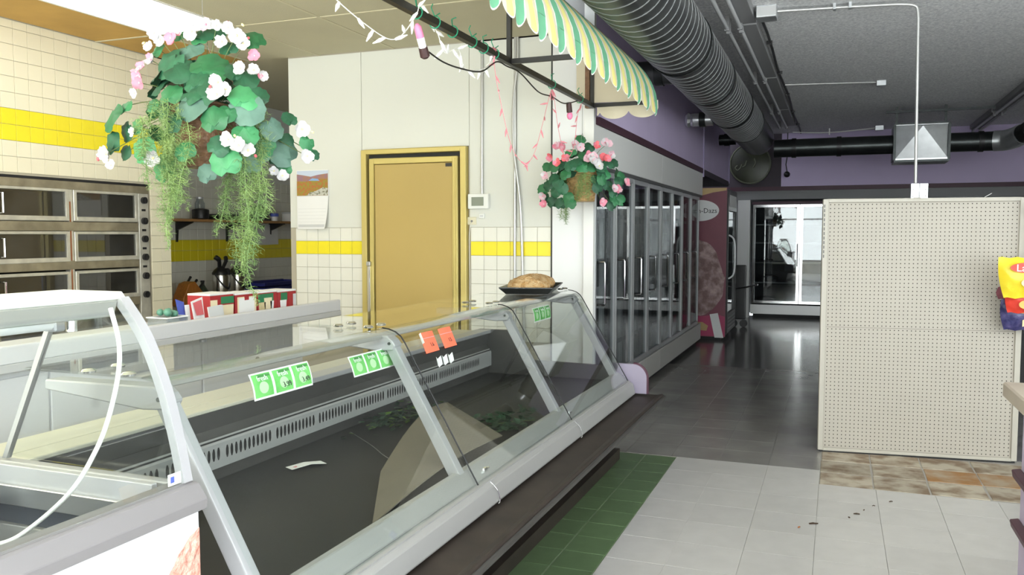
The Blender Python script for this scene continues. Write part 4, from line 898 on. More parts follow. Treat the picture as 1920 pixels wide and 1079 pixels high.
S1 = .00222
def cv(L_, cx, cy, s): return [((x-cx)*s, -(y-cy)*s, d_*s, k) for x, y, d_, k in L_]
lv1 = [(315,125,62,'d'),(358,99,48,'g'),(345,135,54,'d'),(403,122,66,'m'),(391,67,36,'d'),(358,202,56,'g'),(323,173,42,'m'),(209,225,52,'m'),(235,251,38,'d'),(209,264,40,'d'),(233,288,30,'d'),(266,277,46,'l'),(303,311,46,'l'),(344,280,34,'m'),(323,228,40,'d'),(384,321,32,'g'),(237,199,30,'m'),(400,219,44,'m'),(474,74,44,'m'),(444,134,40,'d'),(404,145,38,'m'),(385,169,52,'d'),(460,178,50,'l'),(462,211,56,'g'),(423,217,32,'m'),(465,154,42,'d'),(420,296,50,'l'),(459,258,44,'l'),(485,273,52,'m'),(411,270,36,'d'),(512,246,40,'g'),(542,220,28,'d'),(527,282,50,'g'),(539,261,24,'d'),(524,297,34,'d'),(574,270,28,'m'),(586,288,22,'d'),(530,314,26,'m'),(408,68,32,'d'),(376,74,28,'m'),(468,285,58,'g'),(488,178,34,'d'),(370,150,44,'d'),(430,90,34,'d'),(340,70,24,'m'),(365,175,40,'d'),(300,95,30,'m'),(285,200,28,'m'),(255,240,28,'m')]
fl1 = [(295,67,24,'w'),(306,79,26,'w'),(286,92,22,'w'),(326,76,28,'p'),(365,63,36,'w'),(289,116,26,'wp'),(263,145,28,'p'),(266,158,28,'p'),(256,176,20,'w'),(252,248,20,'w'),(288,296,32,'w'),(201,288,34,'w'),(209,310,22,'w'),(343,67,18,'wp'),(392,52,28,'lp'),(410,54,22,'w'),(432,57,24,'w'),(447,71,34,'w'),(459,86,26,'w'),(420,83,26,'w'),(480,108,26,'p'),(453,132,26,'w'),(478,135,24,'w'),(493,145,22,'wp'),(411,156,30,'w'),(426,169,26,'w'),(408,180,34,'w'),(428,261,28,'w'),(447,274,32,'w'),(465,282,26,'w'),(565,242,32,'w'),(573,292,28,'w'),(527,329,24,'w'),(512,320,18,'w'),(270,128,22,'p')]
bd1 = [(184,298,9,'p'),(396,165,9,'p'),(478,292,9,'p'),(468,76,9,'p'),(431,47,8,'p'),(275,85,8,'y'),(459,52,8,'y'),(440,255,8,'y'),(585,248,7,'y')]
fr1 = []
rr_ = random.Random(3)
for k in range(8): fr1.append(((328+rr_.uniform(-24, 24)-385)*S1, -(215+rr_.uniform(-25, 55)-260)*S1, .20+rr_.uniform(-.03, .06), rr_.uniform(.28, .48), rr_.uniform(-.1, .1), -.6))
for k in range(6): fr1.append(((300+rr_.uniform(-40, 40)-385)*S1, -(185+rr_.uniform(-10, 40)-260)*S1, .19+rr_.uniform(-.03, .05), rr_.uniform(.16, .30), rr_.uniform(-.25, .15), -.2))
for k in range(9): fr1.append(((452+rr_.uniform(-26, 38)-385)*S1, -(300+rr_.uniform(-30, 20)-260)*S1, .17+rr_.uniform(-.06, .05), rr_.uniform(.26, .56), rr_.uniform(-.1, .1), -.6))
for k in range(6): fr1.append(((485+rr_.uniform(-22, 15)-385)*S1, -(220+rr_.uniform(-30, 40)-260)*S1, .14, rr_.uniform(.14, .24), .1, -.2))
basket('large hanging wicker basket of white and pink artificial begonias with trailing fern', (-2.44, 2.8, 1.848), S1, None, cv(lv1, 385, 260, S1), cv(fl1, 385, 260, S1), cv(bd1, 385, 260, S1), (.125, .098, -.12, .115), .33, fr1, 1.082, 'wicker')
S2 = .185*.00390
z5 = lambda L_, d_: [((x-540)*S2, -(y-620)*S2, (d_ if len(q) == 1 else q[1])*S2, q[0]) for x, y, *q in L_]
lv2 = z5([(530,150,'m'),(420,280,'l'),(370,490,'m'),(270,430,'m'),(200,430,'m'),(420,410,'d'),(600,240,'d'),(560,320,'m'),(800,380,'d'),(840,380,'d'),(740,560,'m'),(680,540,'d'),(800,600,'d'),(930,510,'m'),(870,740,'m'),(920,740,'m'),(830,790,'d'),(170,740,'d'),(250,760,'d'),(205,600,'d'),(150,640,'m'),(300,590,'d'),(280,680,'d'),(400,720,'m'),(430,770,'m'),(330,770,'d'),(520,430,'m'),(640,430,'m'),(720,420,'d'),(480,370,'d'),(570,430,'m'),(740,480,'d'),(330,400,'d'),(900,560,'d'),(260,530,'d'),(780,500,'m'),(690,620,'d'),(850,660,'d'),(350,650,'d')], 105)
fl2 = z5([(330,210,'lp'),(300,390,'c'),(230,330,'c'),(470,210,'lp'),(520,235,'lp'),(670,220,'c'),(760,190,'lp'),(630,340,'lp'),(600,315,'p'),(680,390,'w'),(710,420,'w'),(780,345,'c'),(740,330,'c'),(820,310,'lp'),(180,510,'lp'),(160,710,'lp'),(170,790,'p'),(850,640,'lp'),(970,580,'p'),(740,770,'p'),(380,340,'c'),(300,230,'p'),(640,370,'w'),(885,640,'p'),(650,320,'lp'),(600,350,'lp'),(350,230,'p'),(790,200,'lp')], 92)
fr2 = [((370+rr_.uniform(-40, 50)-540)*S2, -(740-620)*S2, .10, rr_.uniform(.12, .2), 0, -.2) for k in range(4)]+[((580+rr_.uniform(-40, 60)-540)*S2, -(480-620)*S2, .16, rr_.uniform(.15, .26), 0, 0) for k in range(5)]
basket('small hanging basket of pink artificial geraniums at the end of the awning bar', (-1.68, 5.72, 1.79), S2, None, lv2, fl2, [], (.112, .085, -.105, .09), .27, fr2, .565, 'wicker_light')

# ================================================================== AWNING ON ITS BLACK FRAME
aw = thing('striped_awning', 'green, yellow and cream striped awning with scalloped edge on a black frame', 'awning', (-1.45, 4.0, 2.28))
AY0, AY1 = 1.2, 5.88
cvp = [(-1.185,2.385),(-1.195,2.44),(-1.225,2.515),(-1.27,2.585),(-1.33,2.655),(-1.41,2.73),(-1.50,2.805),(-1.60,2.87),(-1.70,2.925),(-1.775,2.96)]
PER = .268
seq = [(0, .108, 0), (.108, .122, 3), (.122, .156, 2), (.156, .220, 1), (.220, .254, 2), (.254, .268, 3)]
def stripes():
    k = 0; y = AY1
    while y > AY0:
        for a, b_, c in seq:
            y1, y0 = AY1-k*PER-a, AY1-k*PER-b_
            if y0 > AY0: yield y0, y1, c
        k += 1; y = AY1-k*PER
cb = MB(); vb = MB()
def scal(y):
    u = ((AY1-y+.013) % (PER/2))/(PER/2); return .035+.055*math.sqrt(max(0, math.sin(PI*u)))
for y0, y1, c in stripes():
    cb.cur = c; cb.sheet([[(x, y, z) for y in (y0, y1)] for x, z in cvp])
    vb.cur = c; n = max(2, int((y1-y0)/.008)); ys = [y0+(y1-y0)*i/n for i in range(n+1)]
    wv = lambda y: .008*math.sin(y*23.4)
    vb.sheet([[(-1.185+wv(y)*.2, y, 2.385) for y in ys], [(-1.178+wv(y), y, 2.375-scal(y)*1.15*.6) for y in ys], [(-1.178+wv(y)*1.6, y, 2.375-scal(y)*1.15*.93) for y in ys]]); vb.cur = 3; vb.sheet([[(-1.178+wv(y)*1.6, y, 2.375-scal(y)*1.15*.93) for y in ys], [(-1.177+wv(y)*1.7, y, 2.375-scal(y)*1.15) for y in ys]])
AM = ['awn_green', 'awn_yellow', 'awn_cream', 'awn_white']
can = cb.build('canopy', AM, aw, smooth=True)
inn = MB().sheet([[(x-.006, y, z-.006) for y in (AY0, AY1)] for x, z in cvp]).build('canopy_lining', 'awn_inside', aw, smooth=True)
vb.build('valance', AM, aw, smooth=True)
# far end: side panel, side valance
sp = MB().prism([(-1.77,2.40)]+[(x, z) for x, z in cvp], 'Y', AY1-.004, AY1).build('end_fabric', 'awn_inside', aw)
n = 40; xs = [-1.62+.44*i/n for i in range(n+1)]
MB().sheet([[(x, AY1+.002, 2.392) for x in xs], [(x, AY1+.004+.008*math.sin(x*30), 2.36-.02*1) for x in xs], [(x, AY1+.004+.008*math.sin(x*30), 2.335-.06*math.sqrt(abs(math.sin(PI*(x+1.60)/.21)))) for x in xs]], .002).build('end_valance', 'awn_inside', aw, smooth=True)
fb = MB(); fb.box(-1.665, -1.635, AY0, AY1+.02, 2.36, 2.39); fb.build('long_bar', 'frame_black', aw)
for y in (1.6, 4.22, AY1-.025):
    B(-1.662, -1.638, y, y+.025, 2.391, 2.93).build('upright_bar', 'frame_black', aw); B(-1.634, -1.20, y, y+.025, 2.363, 2.388).build('cross_bar', 'frame_black', aw)
B(-1.215, -1.19, AY0, AY1, 2.364, 2.387).build('front_bar', 'frame_black', aw)
B(-1.70, -1.668, AY1-.03, AY1+.02, 2.36, 2.93).build('end_wood', 'wicker', aw)
# garlands on the bar
def bulbs(name, label, pts, mw_, mb_, every, L_, r_, side):
    t = thing(name, label, 'string lights', Vector(pts[0])); P = spline(pts, 10); MB().tube(P, .0022 if mw_ == 'light_white' else .0016, 5).build('cord', mw_, t)
    k = every//2; i = 0; rnd = random.Random(len(P))
    while k < len(P)-1:
        d_ = Vector((rnd.uniform(-1, 1)*side, rnd.uniform(-1, 1), rnd.uniform(-1.2, .5))).normalized(); p = P[k]
        MB().tube([p, p+d_*L_*.35, p+d_*L_*.4, p+d_*L_], [r_*.6, r_*.9, r_, r_*.25], 6).build('bulb', mb_, t, smooth=True); k += every
    return t
def onbar(y, dz=0, dx=0): return (-1.65+dx, y, 2.375+dz)
bulbs('white_string_lights', 'white mini string lights draped over the black awning bar', [onbar(2.45,.12,-.12), onbar(2.62,-.02,-.10), onbar(2.85,-.12,-.05), onbar(3.02,-.14,-.02), onbar(3.12,-.03,.02), onbar(3.16,.035,.02), onbar(3.3,.03,-.03), onbar(3.42,-.02,-.03), onbar(3.48,-.10,-.02), onbar(3.6,-.06,-.01), onbar(3.7,-.13,-.02), onbar(3.86,-.11,-.01), onbar(4.0,-.05,-.02), onbar(4.06,.03,-.02)], 'light_white', 'light_white', 4, .055, .0085, .7)
bulbs('pink_string_lights', 'pink mini string lights hanging in two loops from the awning bar', [onbar(4.0,.02,.02), onbar(4.02,-.05), onbar(4.10,-.22), onbar(4.26,-.44), onbar(4.45,-.52), onbar(4.62,-.46), onbar(4.78,-.26), onbar(4.92,-.06), onbar(4.98,-.05), onbar(5.08,-.25), onbar(5.22,-.42), onbar(5.34,-.40), onbar(5.44,-.30), onbar(5.5,-.12), onbar(5.6,-.02)], 'light_pink', 'light_pink', 4, .05, .006, .6)
t = thing('socket_string', 'black cord with a brown socket and pink-tipped bulb under the awning bar', 'light cord', onbar(3.3, -.2))
MB().tube(spline([onbar(3.28,-.14), onbar(3.42,-.155), onbar(3.6,-.15), onbar(3.85,-.12), onbar(4.05,-.035), onbar(4.2,-.03), onbar(4.4,-.03), onbar(4.7,-.085), onbar(4.95,-.075), onbar(5.2,-.08), onbar(5.5,-.02)]), .004, 6).build('cord', 'frame_black', t)
b0 = Vector(onbar(3.17,-.045)); b1 = Vector(onbar(3.245,-.165)); ax = (b1-b0)
MB().tube([b0, b0+ax*.1, b0+ax*.42], [.006,.016,.017], 12).build('bulb_tip', 'bulb_pink', t, smooth=True); MB().tube([b0+ax*.42, b0+ax*.75], [.017,.016], 12).build('bulb_base', 'paper', t, smooth=True); MB().tube([b0+ax*.72, b0+ax*1.0, b0+ax*1.06], [.019,.021,.012], 12).build('socket', 'socket', t, smooth=True)
s2 = Vector(onbar(5.3,-.06)); MB().tube([s2, s2+Vector((0,.02,-.06))], [.018,.02], 10).build('socket', 'socket', t, smooth=True); MB().ball(s2+Vector((0,.025,-.082)), (.02,.02,.026)).build('bulb_tip', 'bulb_pink', t, smooth=True)
for k, y in enumerate((3.17, 3.34, 3.52, 3.74, 3.88, 4.02, 4.95, 5.55)):
    t = thing('twist_tie', {0: 'green twist tie above the pink-tipped bulb', 5: 'green twist tie where the pink lights start', 6: 'green twist tie at the peak between the two pink loops', 7: 'green twist tie above the small flower basket'}.get(k, 'green twist tie on the awning bar between the white lights'), 'twist tie', onbar(y), 'twist ties on the awning bar')
    MB().tube([(-1.65+.026*math.cos(a), y, 2.375+.026*math.sin(a)) for a in [2*PI*i/12 for i in range(13)]], .0028, 5).build('loop', 'tie_green', t); MB().tube([(-1.65, y, 2.40), (-1.66, y+.015*(-1)**k, 2.435), (-1.645, y+.03*(-1)**k, 2.445)], .0026, 5).build('tail', 'tie_green', t); MB().tube([(-1.65, y, 2.40), (-1.64, y-.03*(-1)**k, 2.42)], .0026, 5).build('tail', 'tie_green', t)

# ================================================================== UPRIGHT GLASS-DOOR FREEZERS
FX = -1.667; DB = [6.03+.633*i for i in range(9)]
for s_ in range(2):
    d0, d1 = (0, 4) if s_ == 0 else (4, 8); y0, y1 = (6.002, DB[4]-.002) if s_ == 0 else (DB[4]+.002, 11.34)
    t = thing('glass_door_freezer', ['upright four-door glass freezer case next to the white wall corner', 'upright four-door glass freezer case next to the maroon ice cream freezer'][s_], 'freezer', (-2.1, (y0+y1)/2, 0), 'glass-door freezer cases')
    B(-2.5, FX, y0, y1, .06, .27).build('base_panel', 'base_grey', t, bevel=.004); B(-2.45, FX-.06, y0, y1, 0, .06).build('toe_kick', 'black_trim', t)
    B(-2.5, FX, y0, y1, 1.975, 2.265).build('fascia', 'fascia_grey', t, bevel=.004)
    B(-2.52, -2.46, y0, y1, .271, 1.974).build('back_wall', 'freezer_in', t); B(-2.45, FX-.06, y0, y1, 1.92, 1.974).build('inner_ceiling', 'freezer_in', t)
    B(FX-.05, FX-.004, y0, y1, 1.945, 1.974).build('door_header', 'dark_grey', t)
    for i in range(d0, d1+1):
        y = DB[i]; 
        if (s_ == 0 and i == d1) or (s_ == 1 and i == d0): continue
        B(FX-.06, FX-.035, y-.02, y+.02, .271, 1.944).build('mullion', 'dark_grey', t)
    for i in range(d0, d1):
        a, b_ = DB[i]+.006, DB[i+1]-.006; w_ = .034
        m = MB(); m.box(FX-.034, FX, a, a+w_, .285, 1.94); m.box(FX-.034, FX, b_-w_, b_, .285, 1.94); m.box(FX-.034, FX, a+w_, b_-w_, .285, .33); m.box(FX-.034, FX, a+w_, b_-w_, 1.90, 1.94)
        dr = m.build('glass_door', 'door_alu', t, bevel=.003)
        B(FX-.02, FX-.014, a+w_, b_-w_, .33, 1.90).build('door_glass', 'pane_freezer', dr)
        m = MB(); yh = a+.10; m.tube([(FX-.015, yh, 1.245), (FX+.045, yh, 1.245), (FX+.048, yh, 1.23), (FX+.048, yh, .935), (FX+.045, yh, .92), (FX-.015, yh, .92)], .008, 8); m.build('door_handle', 'chrome', dr, smooth=True)
        for q, z in enumerate((.52, .88, 1.24, 1.6)):
            m = MB(); [m.box(-2.42, FX-.09, a+.03+.066*g_, a+.034+.066*g_, z, z+.006) for g_ in range(9)]; m.box(FX-.10, FX-.09, a+.02, b_-.02, z-.012, z+.02); m.build('wire_shelf', 'mid_grey', t)
        m = MB(); [m.box(-2.46, -2.43, a+.02+.57*g_, a+.05+.57*g_, .3, 1.9) for g_ in range(2)]; [m.box(-1.80, -1.77, a+.005+.59*g_, a+.03+.59*g_, .3, 1.9) for g_ in range(2)]; m.build('shelf_standard', 'tray_grey', t)

# ================================================================== MAROON ICE CREAM FREEZER
hf = thing('ice_cream_freezer', 'upright maroon ice cream freezer with a nut-coated ice cream bar picture', 'freezer', (-1.75, 12.2, 0))
m = MB(); m.box(-2.15, -1.42, 11.705, 12.75, .06, 2.09); m.build('cabinet', 'dark_grey', hf, bevel=.006); B(-2.1, -1.46, 11.75, 12.7, 0, .06).build('plinth', 'black_trim', hf)
B(-2.15, -1.39, 11.70, 11.7045, .05, 2.095).build('side_panel', 'hd_maroon', hf)
def sp_(poly, m_, nm, k): return MB().prism(poly, 'Y', 11.70-.002*k, 11.70-.002*(k-1)).build(nm, m_, hf)
sp_([(-2.14,.06),(-1.395,.06),(-1.395,.33),(-1.5,.36),(-1.7,.33),(-2.14,.36)], 'hd_magenta', 'magenta_band', 1)
sp_([(-2.14,2.09),(-2.14,1.86),(-1.95,1.93),(-1.75,1.985),(-1.58,2.03),(-1.40,2.055),(-1.395,2.09)], 'hd_tan', 'tan_swirl', 1)
bar = [(-1.76+.0+.36*math.cos(a)*(.88 if math.sin(a) > 0 else 1.0)+.012*math.sin(9*a), .86+.52*math.sin(a)+.01*math.cos(11*a)) for a in [2*PI*k/48 for k in range(48)]]
sp_(bar, 'hd_choc', 'ice_cream_bar_picture', 2); sp_([(-1.60,.36),(-1.49,.38),(-1.41,.04),(-1.53,.04)], 'paper', 'stick_picture', 2); sp_([(-1.84,.14),(-1.64,.13),(-1.62,.20),(-1.70,.25),(-1.84,.24)], 'hd_tan', 'wafer_picture', 2)
ovl = [(-1.755+.262*math.cos(a), 1.785+.145*math.sin(a)) for a in [2*PI*k/40 for k in range(40)]]
og = sp_(ovl, 'paper', 'oval_logo', 3)
mx_ = Matrix(((1,0,0,-1.768),(0,0,-1,11.6935),(0,1,0,1.78),(0,0,0,1))); MB().text('Häagen-Dazs', .094, mx_, .0006).build('lettering', 'black_plastic', og)
m = MB(); m.box(-1.42, -1.37, 11.71, 11.77, .10, 2.07); m.box(-1.42, -1.37, 12.68, 12.74, .10, 2.07); m.box(-1.42, -1.37, 11.77, 12.68, 1.78, 2.07); m.box(-1.42, -1.37, 11.77, 12.68, .10, .36); dr = m.build('freezer_door', 'black_plastic', hf, bevel=.005)
B(-1.405, -1.395, 11.77, 12.68, .36, 1.78).build('door_glass', 'pane_dark', dr); MB().tube(spline([(-1.37, 11.80, 1.45), (-1.30, 11.80, 1.38), (-1.285, 11.80, 1.15), (-1.30, 11.80, .92), (-1.37, 11.80, .85)]), .012, 8).build('door_handle', 'tube_white', dr, smooth=True)
B(-1.369, -1.365, 11.85, 12.6, 1.84, 2.0).build('header_sign', 'paper', hf); 
for k in range(4): B(-1.372, -1.366, 11.8, 12.65, .14+.05*k, .16+.05*k).build('grille_slat', 'mid_grey', hf)
# folded cart next to it
t = thing('folded_cart', 'dark folded cart with a metal push bar beside the grey pier', 'cart', (-1.32, 13.6, 0))
m = MB(); m.box(-1.52, -1.30, 13.55, 13.62, .12, .98); m.build('folded_panel', 'black_plastic', t, bevel=.02, seg=2); m = MB(); m.tube(spline([(-1.5, 13.57, .6), (-1.35, 13.54, .62), (-1.12, 13.52, .68)]), .014, 8); m.build('push_bar', 'chrome', t, smooth=True)
for x in (-1.48, -1.33): MB().cyl((x, 13.54, .06), (x, 13.60, .06), .06).build('wheel', 'black_plastic', t)
m = MB(); m.tube([(-1.48, 13.57, .06), (-1.48, 13.58, .2)], .012); m.tube([(-1.33, 13.57, .06), (-1.33, 13.58, .2)], .012); m.build('leg', 'mid_grey', t)

# ================================================================== FAR GLASS-DOOR COOLER
fc_ = thing('glass_door_cooler', 'wide three-door glass cooler on the far wall reflecting the shop windows', 'cooler', (-.25, 15.6, 0))
FY = 15.3; XB = [-1.375+.79*i for i in range(4)]
m = MB(); m.box(-1.39, 1.02, 15.95, 16.0, .1, 2.03); m.box(-1.39, -1.37, FY+.04, 15.95, .1, 2.03); m.box(1.0, 1.02, FY+.04, 15.95, .1, 2.03); m.box(-1.37, 1.0, FY+.04, 15.95, 1.99, 2.03); m.box(-1.37, 1.0, FY+.04, 15.95, .1, .22); m.build('cooler_body', 'back_dark', fc_)
B(-1.39, 1.02, FY, FY+.04, .06, .23).build('base_panel', 'alu_dull', fc_, bevel=.004); B(-1.35, .98, FY+.05, 15.9, 0, .1).build('plinth', 'black_trim', fc_); B(-1.39, 1.02, FY, FY+.04, 1.985, 2.03).build('header', 'maroon', fc_)
for i in range(3):
    a, b_ = XB[i]+.004, XB[i+1]-.004; w_ = .045; m = MB(); m.box(a, a+w_, FY-.005, FY+.03, .25, 1.98); m.box(b_-w_, b_, FY-.005, FY+.03, .25, 1.98); m.box(a+w_, b_-w_, FY-.005, FY+.03, .25, .30); m.box(a+w_, b_-w_, FY-.005, FY+.03, 1.93, 1.98)
    dr = m.build('glass_door', 'chrome', fc_, bevel=.004); B(a+w_, b_-w_, FY+.008, FY+.016, .30, 1.93).build('door_glass', 'pane_dark', dr); MB().tube([(b_-.03, FY, 1.3), (b_-.03, FY-.05, 1.29), (b_-.03, FY-.05, .92), (b_-.03, FY, .91)], .010, 8).build('door_handle', 'chrome', dr, smooth=True)
    for z in (.6, .95, 1.3, 1.62): B(a+.02, b_-.02, FY+.10, 15.9, z, z+.02).build('cooler_shelf', 'mid_grey', fc_)
for k, (x, z, w_, h_) in enumerate(((-1.12, 1.641, .13, .10), (-1.15, .971, .12, .07), (-1.1, .621, .16, .14), (-1.15, .24, .18, .12), (-.95, 1.321, .10, .04))):
    t = thing('cooler_stock', ['dark bundle on the top cooler shelf', 'low dark pack on the middle cooler shelf', 'dark bulky pack on the lower cooler shelf', 'dark pile on the cooler floor', 'thin dark pack on the upper-middle cooler shelf'][k], 'pack', (x, 15.55, z), 'leftover stock in the far cooler'); m = MB(); m.ball((x, 15.55, z+h_/2), (w_, .10, h_/2), 14, 8); m.build('wrap', 'shelf_item', t, smooth=True); B(x-w_*.7, x+w_*.7, 15.48, 15.62, z, z+h_*.3).build('base', 'shelf_item', t)

# ================================================================== ROUND SIGN, HANGING BALL
t = thing('round_sign', 'dark olive round sign with faded script in the far corner', 'sign', (-1.42, 15.22, 2.34))
MB().lathe((-1.42, 15.16, 2.685), [(.30,.0),(.345,.012),(.35,.03),(.35,.10),(.33,.14)], 40, 'Y').build('sign_disc', 'sign_olive', t, smooth=True); MB().tube([(-1.42+.34*math.cos(a), 15.165, 2.685+.34*math.sin(a)) for a in [2*PI*k/40 for k in range(41)]], .014, 6).build('sign_rim', 'sign_pale', t, smooth=True)
def stroke(pts): MB().tube(spline([(x, 15.156, z) for x, z in pts], 5), .012, 6).build('script_stroke', 'sign_pale', t)
stroke([(-1.63,2.66),(-1.67,2.62),(-1.63,2.58),(-1.58,2.62),(-1.56,2.68)]); stroke([(-1.55,2.63),(-1.50,2.66),(-1.48,2.74)]); stroke([(-1.35,2.78),(-1.33,2.70),(-1.37,2.62)])
t = thing('hanging_ball', 'black ball hanging on a cord by the purple wall', 'ornament', (-.81, 15.2, 2.44)); MB().ball((-.81, 15.2, 2.49), .052, 16, 10).build('ball', 'black_plastic', t, smooth=True); MB().tube([(-.81, 15.2, 2.54), (-.83, 15.2, 2.66), (-.81, 15.2, 2.80), (-.81, 15.2, 3.2)], .008, 6).build('cord', 'black_plastic', t)

# ================================================================== DUCTS
dk = thing('spiral_duct', 'large grey spiral air duct running along the ceiling above the freezers', 'duct', (-1.1, 7, 2.6))
DX, DZ, DR = -1.10, 2.845, .235
segs = [(.5, 4.0), (4.02, 7.7), (7.72, 10.9), (10.92, 12.75)]
for a, b_ in segs:
    MB().tube([(DX, a+(b_-a)*i/8, DZ) for i in range(9)], DR, 40).build('duct_pipe', 'duct', dk, smooth=True)
    rg = MB(); y = a+.03
    while y < b_-.02 and a < 10.9:
        rg.tube([(DX+(DR+.001)*math.cos(q), y+.125*q/(2*PI), DZ+(DR+.001)*math.sin(q)) for q in [2*PI*k/36 for k in range(37)]], .0034, 4, caps=False); y += .13
    if rg.v: rg.build('spiral_seam', 'duct_seam', dk, kind='stuff')
for y in (4.0, 7.7, 10.9): MB().lathe((DX, y-.05, DZ), [(DR+.004,0),(DR+.009,.01),(DR+.009,.11),(DR+.004,.12)], 40, 'Y').build('duct_collar', 'duct_dark', dk, smooth=True)
for y in (2.5, 6.2, 9.4): 
    MB().tube([(DX+(DR+.006)*math.cos(q), y, DZ+(DR+.006)*math.sin(q)) for q in [2*PI*k/36 for k in range(37)]], .006, 4, caps=False).build('hanger_strap', 'duct_dark', dk); B(DX-.01, DX+.01, y-.015, y+.015, DZ+DR+.006, 3.2).build('hanger_rod', 'duct_dark', dk)
for k, (y, z, x0) in enumerate(((7.36, 2.86, -1.75), (9.9, 2.78, -1.66), (12.2, 2.79, -1.66))):
    r_ = .105 if k == 0 else .075; t = thing('branch_duct', ['branch duct entering the bulkhead nearest the awning', 'branch duct with a crumpled joint in the middle of the bulkhead', 'thin dark branch duct at the far end of the bulkhead'][k], 'duct', (-1.5, y, z), 'branch ducts off the spiral duct')
    MB().tube([(x0+.09, y, z), (-1.345, y, z)], r_, 20).build('branch_pipe', ['duct', 'galv', 'duct_dark'][k], t, smooth=True); MB().tube([(-1.50, y, z), (-1.43, y, z)], r_+.012, 20).build('branch_collar', 'duct_dark', t, smooth=True)
    if k < 2: MB().lathe((x0, y, z), [(r_*.8,0),(r_*1.15,.03),(r_*.9,.06),(r_*1.05,.088)], 12, 'X').build('elbow_boot', 'galv' if k else 'duct', t)
t = thing('cross_duct', 'dark round duct crossing the far ceiling with a bright box diffuser', 'duct', (.4, 12.75, 2.55)); CZ = 2.695
MB().tube([(-.86, 12.75, CZ), (.72, 12.75, CZ)], .128, 24).build('duct_pipe', 'duct_dark', t, smooth=True); MB().tube([(1.36, 12.75, CZ), (1.92, 12.75, CZ)], .128, 24).build('duct_pipe', 'duct_dark', t, smooth=True)
for x in (-.62, -.02, 1.74): MB().tube([(x, 12.75, CZ), (x+.06, 12.75, CZ)], .14, 24).build('duct_collar', 'black_plastic', t, smooth=True)
MB().tube(spline([(1.925, 12.75, CZ), (2.05, 12.7, CZ+.0), (2.14, 12.58, CZ+.02), (2.2, 12.45, CZ+.05)], 5), .135, 24).build('elbow', 'galv', t, smooth=True)
MB().tube([(2.205, 12.44, CZ+.05), (2.9, 10.9, CZ+.28)], .125, 24).build('duct_pipe', 'duct_dark', t, smooth=True); MB().tube([(2.25, 12.34, CZ+.065), (2.28, 12.275, CZ+.075)], .135, 24).build('duct_collar', 'black_plastic', t, smooth=True)
bx = MB(); f0 = 12.52
x0, x1, z0, z1 = .725, 1.355, 2.46, 2.93
bx.box(x0, x1, f0, 12.98, z0, z1); box = bx.build('diffuser_box', 'galv', t)
pt_ = MB(); ap = (1.045, f0-.10, z1-.03); V_ = [(x0, f0-.001, z0+.02), (x1, f0-.001, z0+.02), (x1, f0-.001, z1-.005), (x0, f0-.001, z1-.005), ap]; pt_.add(V_, [(0,1,4),(1,2,4),(2,3,4),(3,0,4)]); pt_.build('creased_face', 'galv', box)
fl = MB(); fl.box(x0-.02, x1+.02, f0-.03, 13.0, z0-.03, z0-.001); fl.box(x0-.02, x1+.02, f0-.03, 13.0, z1+.001, z1+.02); fl.box(x0-.03, x0-.001, f0-.02, 13.0, z0, z1); fl.box(x1+.001, x1+.03, f0-.02, 13.0, z0, z1); fl.build('flange', 'duct_dark', box)
B(x0, x0+.03, 12.7, 12.73, z1+.021, 3.2).build('hanger_rod', 'duct_dark', t); B(x1-.03, x1, 12.7, 12.73, z1+.021, 3.2).build('hanger_rod', 'duct_dark', t)
B(.6, 1.9, 12.55, 12.6, 3.10, 3.13).build('hanger_channel', 'duct_dark', t)

# ================================================================== CEILING FIXTURES AND CONDUIT (MAIN SHOP)
def strip_light(label, xc, spans, side):
    t = thing('strip_light', label, 'strip light', (xc, (spans[0][0]+spans[-1][1])/2, 3.09), 'unlit fluorescent strip lights')
    for a, b_ in spans:
        B(xc-.03, xc+.11, a, b_, 3.13, 3.2).build('housing', 'fix_grey', t, bevel=.004)
        for dx in (-.11, -.01):
            MB().tube([(xc+dx*side, a+.04, 3.10), (xc+dx*side, b_-.04, 3.10)], .017, 10).build('tube', 'tube_off', t, smooth=True)
            for y in (a+.02, b_-.04): B(xc+dx*side-.018, xc+dx*side+.018, y, y+.02, 3.08, 3.1295 if dx == -.01 else 3.20).build('lamp_holder', 'fix_grey', t)
    return t
strip_light('unlit twin-tube strip light running beside the spiral duct', -.74, [(4.6, 7.0), (7.05, 9.45), (9.5, 11.9), (11.95, 13.7)], 1)
strip_light('unlit twin-tube strip light beyond the bright box diffuser', 1.98, [(10.7, 13.1), (13.2, 15.2)], -1)
t = thing('ceiling_cable', 'black cable along the ceiling beside the twin-tube strip light', 'cable', (-.58, 11, 3.17)); MB().tube([(-.60+.01*math.sin(i*1.3), 6.95+.69*i, 3.185) for i in range(13)], .012, 6).build('cable', 'black_plastic', t)
for y in (8, 9.5, 11, 12.5, 14): B(-.625, -.575, y-.01, y+.01, 3.17, 3.2).build('clip', 'black_plastic', t)
t = thing('power_drop', 'grey conduit dropping from a ceiling junction box to the shelving top', 'conduit', (.55, 7.0, 1.72))
MB().tube([(-.46, 6.86, 3.17), (.1, 6.93, 3.17)]+spline([(.38, 6.975, 3.17), (.50, 6.99, 3.155), (.53, 6.995, 3.10), (.535, 7.0, 2.9)], 5)+[(.548, 7.0, 1.84)], .0115, 10).build('conduit_pipe', 'conduit', t, smooth=True)
B(-.61, -.46, 6.76, 6.92, 3.11, 3.2).build('junction_box', 'galv', t, bevel=.004); B(-.605, -.465, 6.755, 6.7605, 3.12, 3.19).build('box_cover', 'alu_dull', t)
for x in (-.05, .06): B(x-.01, x+.01, 6.89, 6.95, 3.155, 3.2).build('strap', 'galv', t)
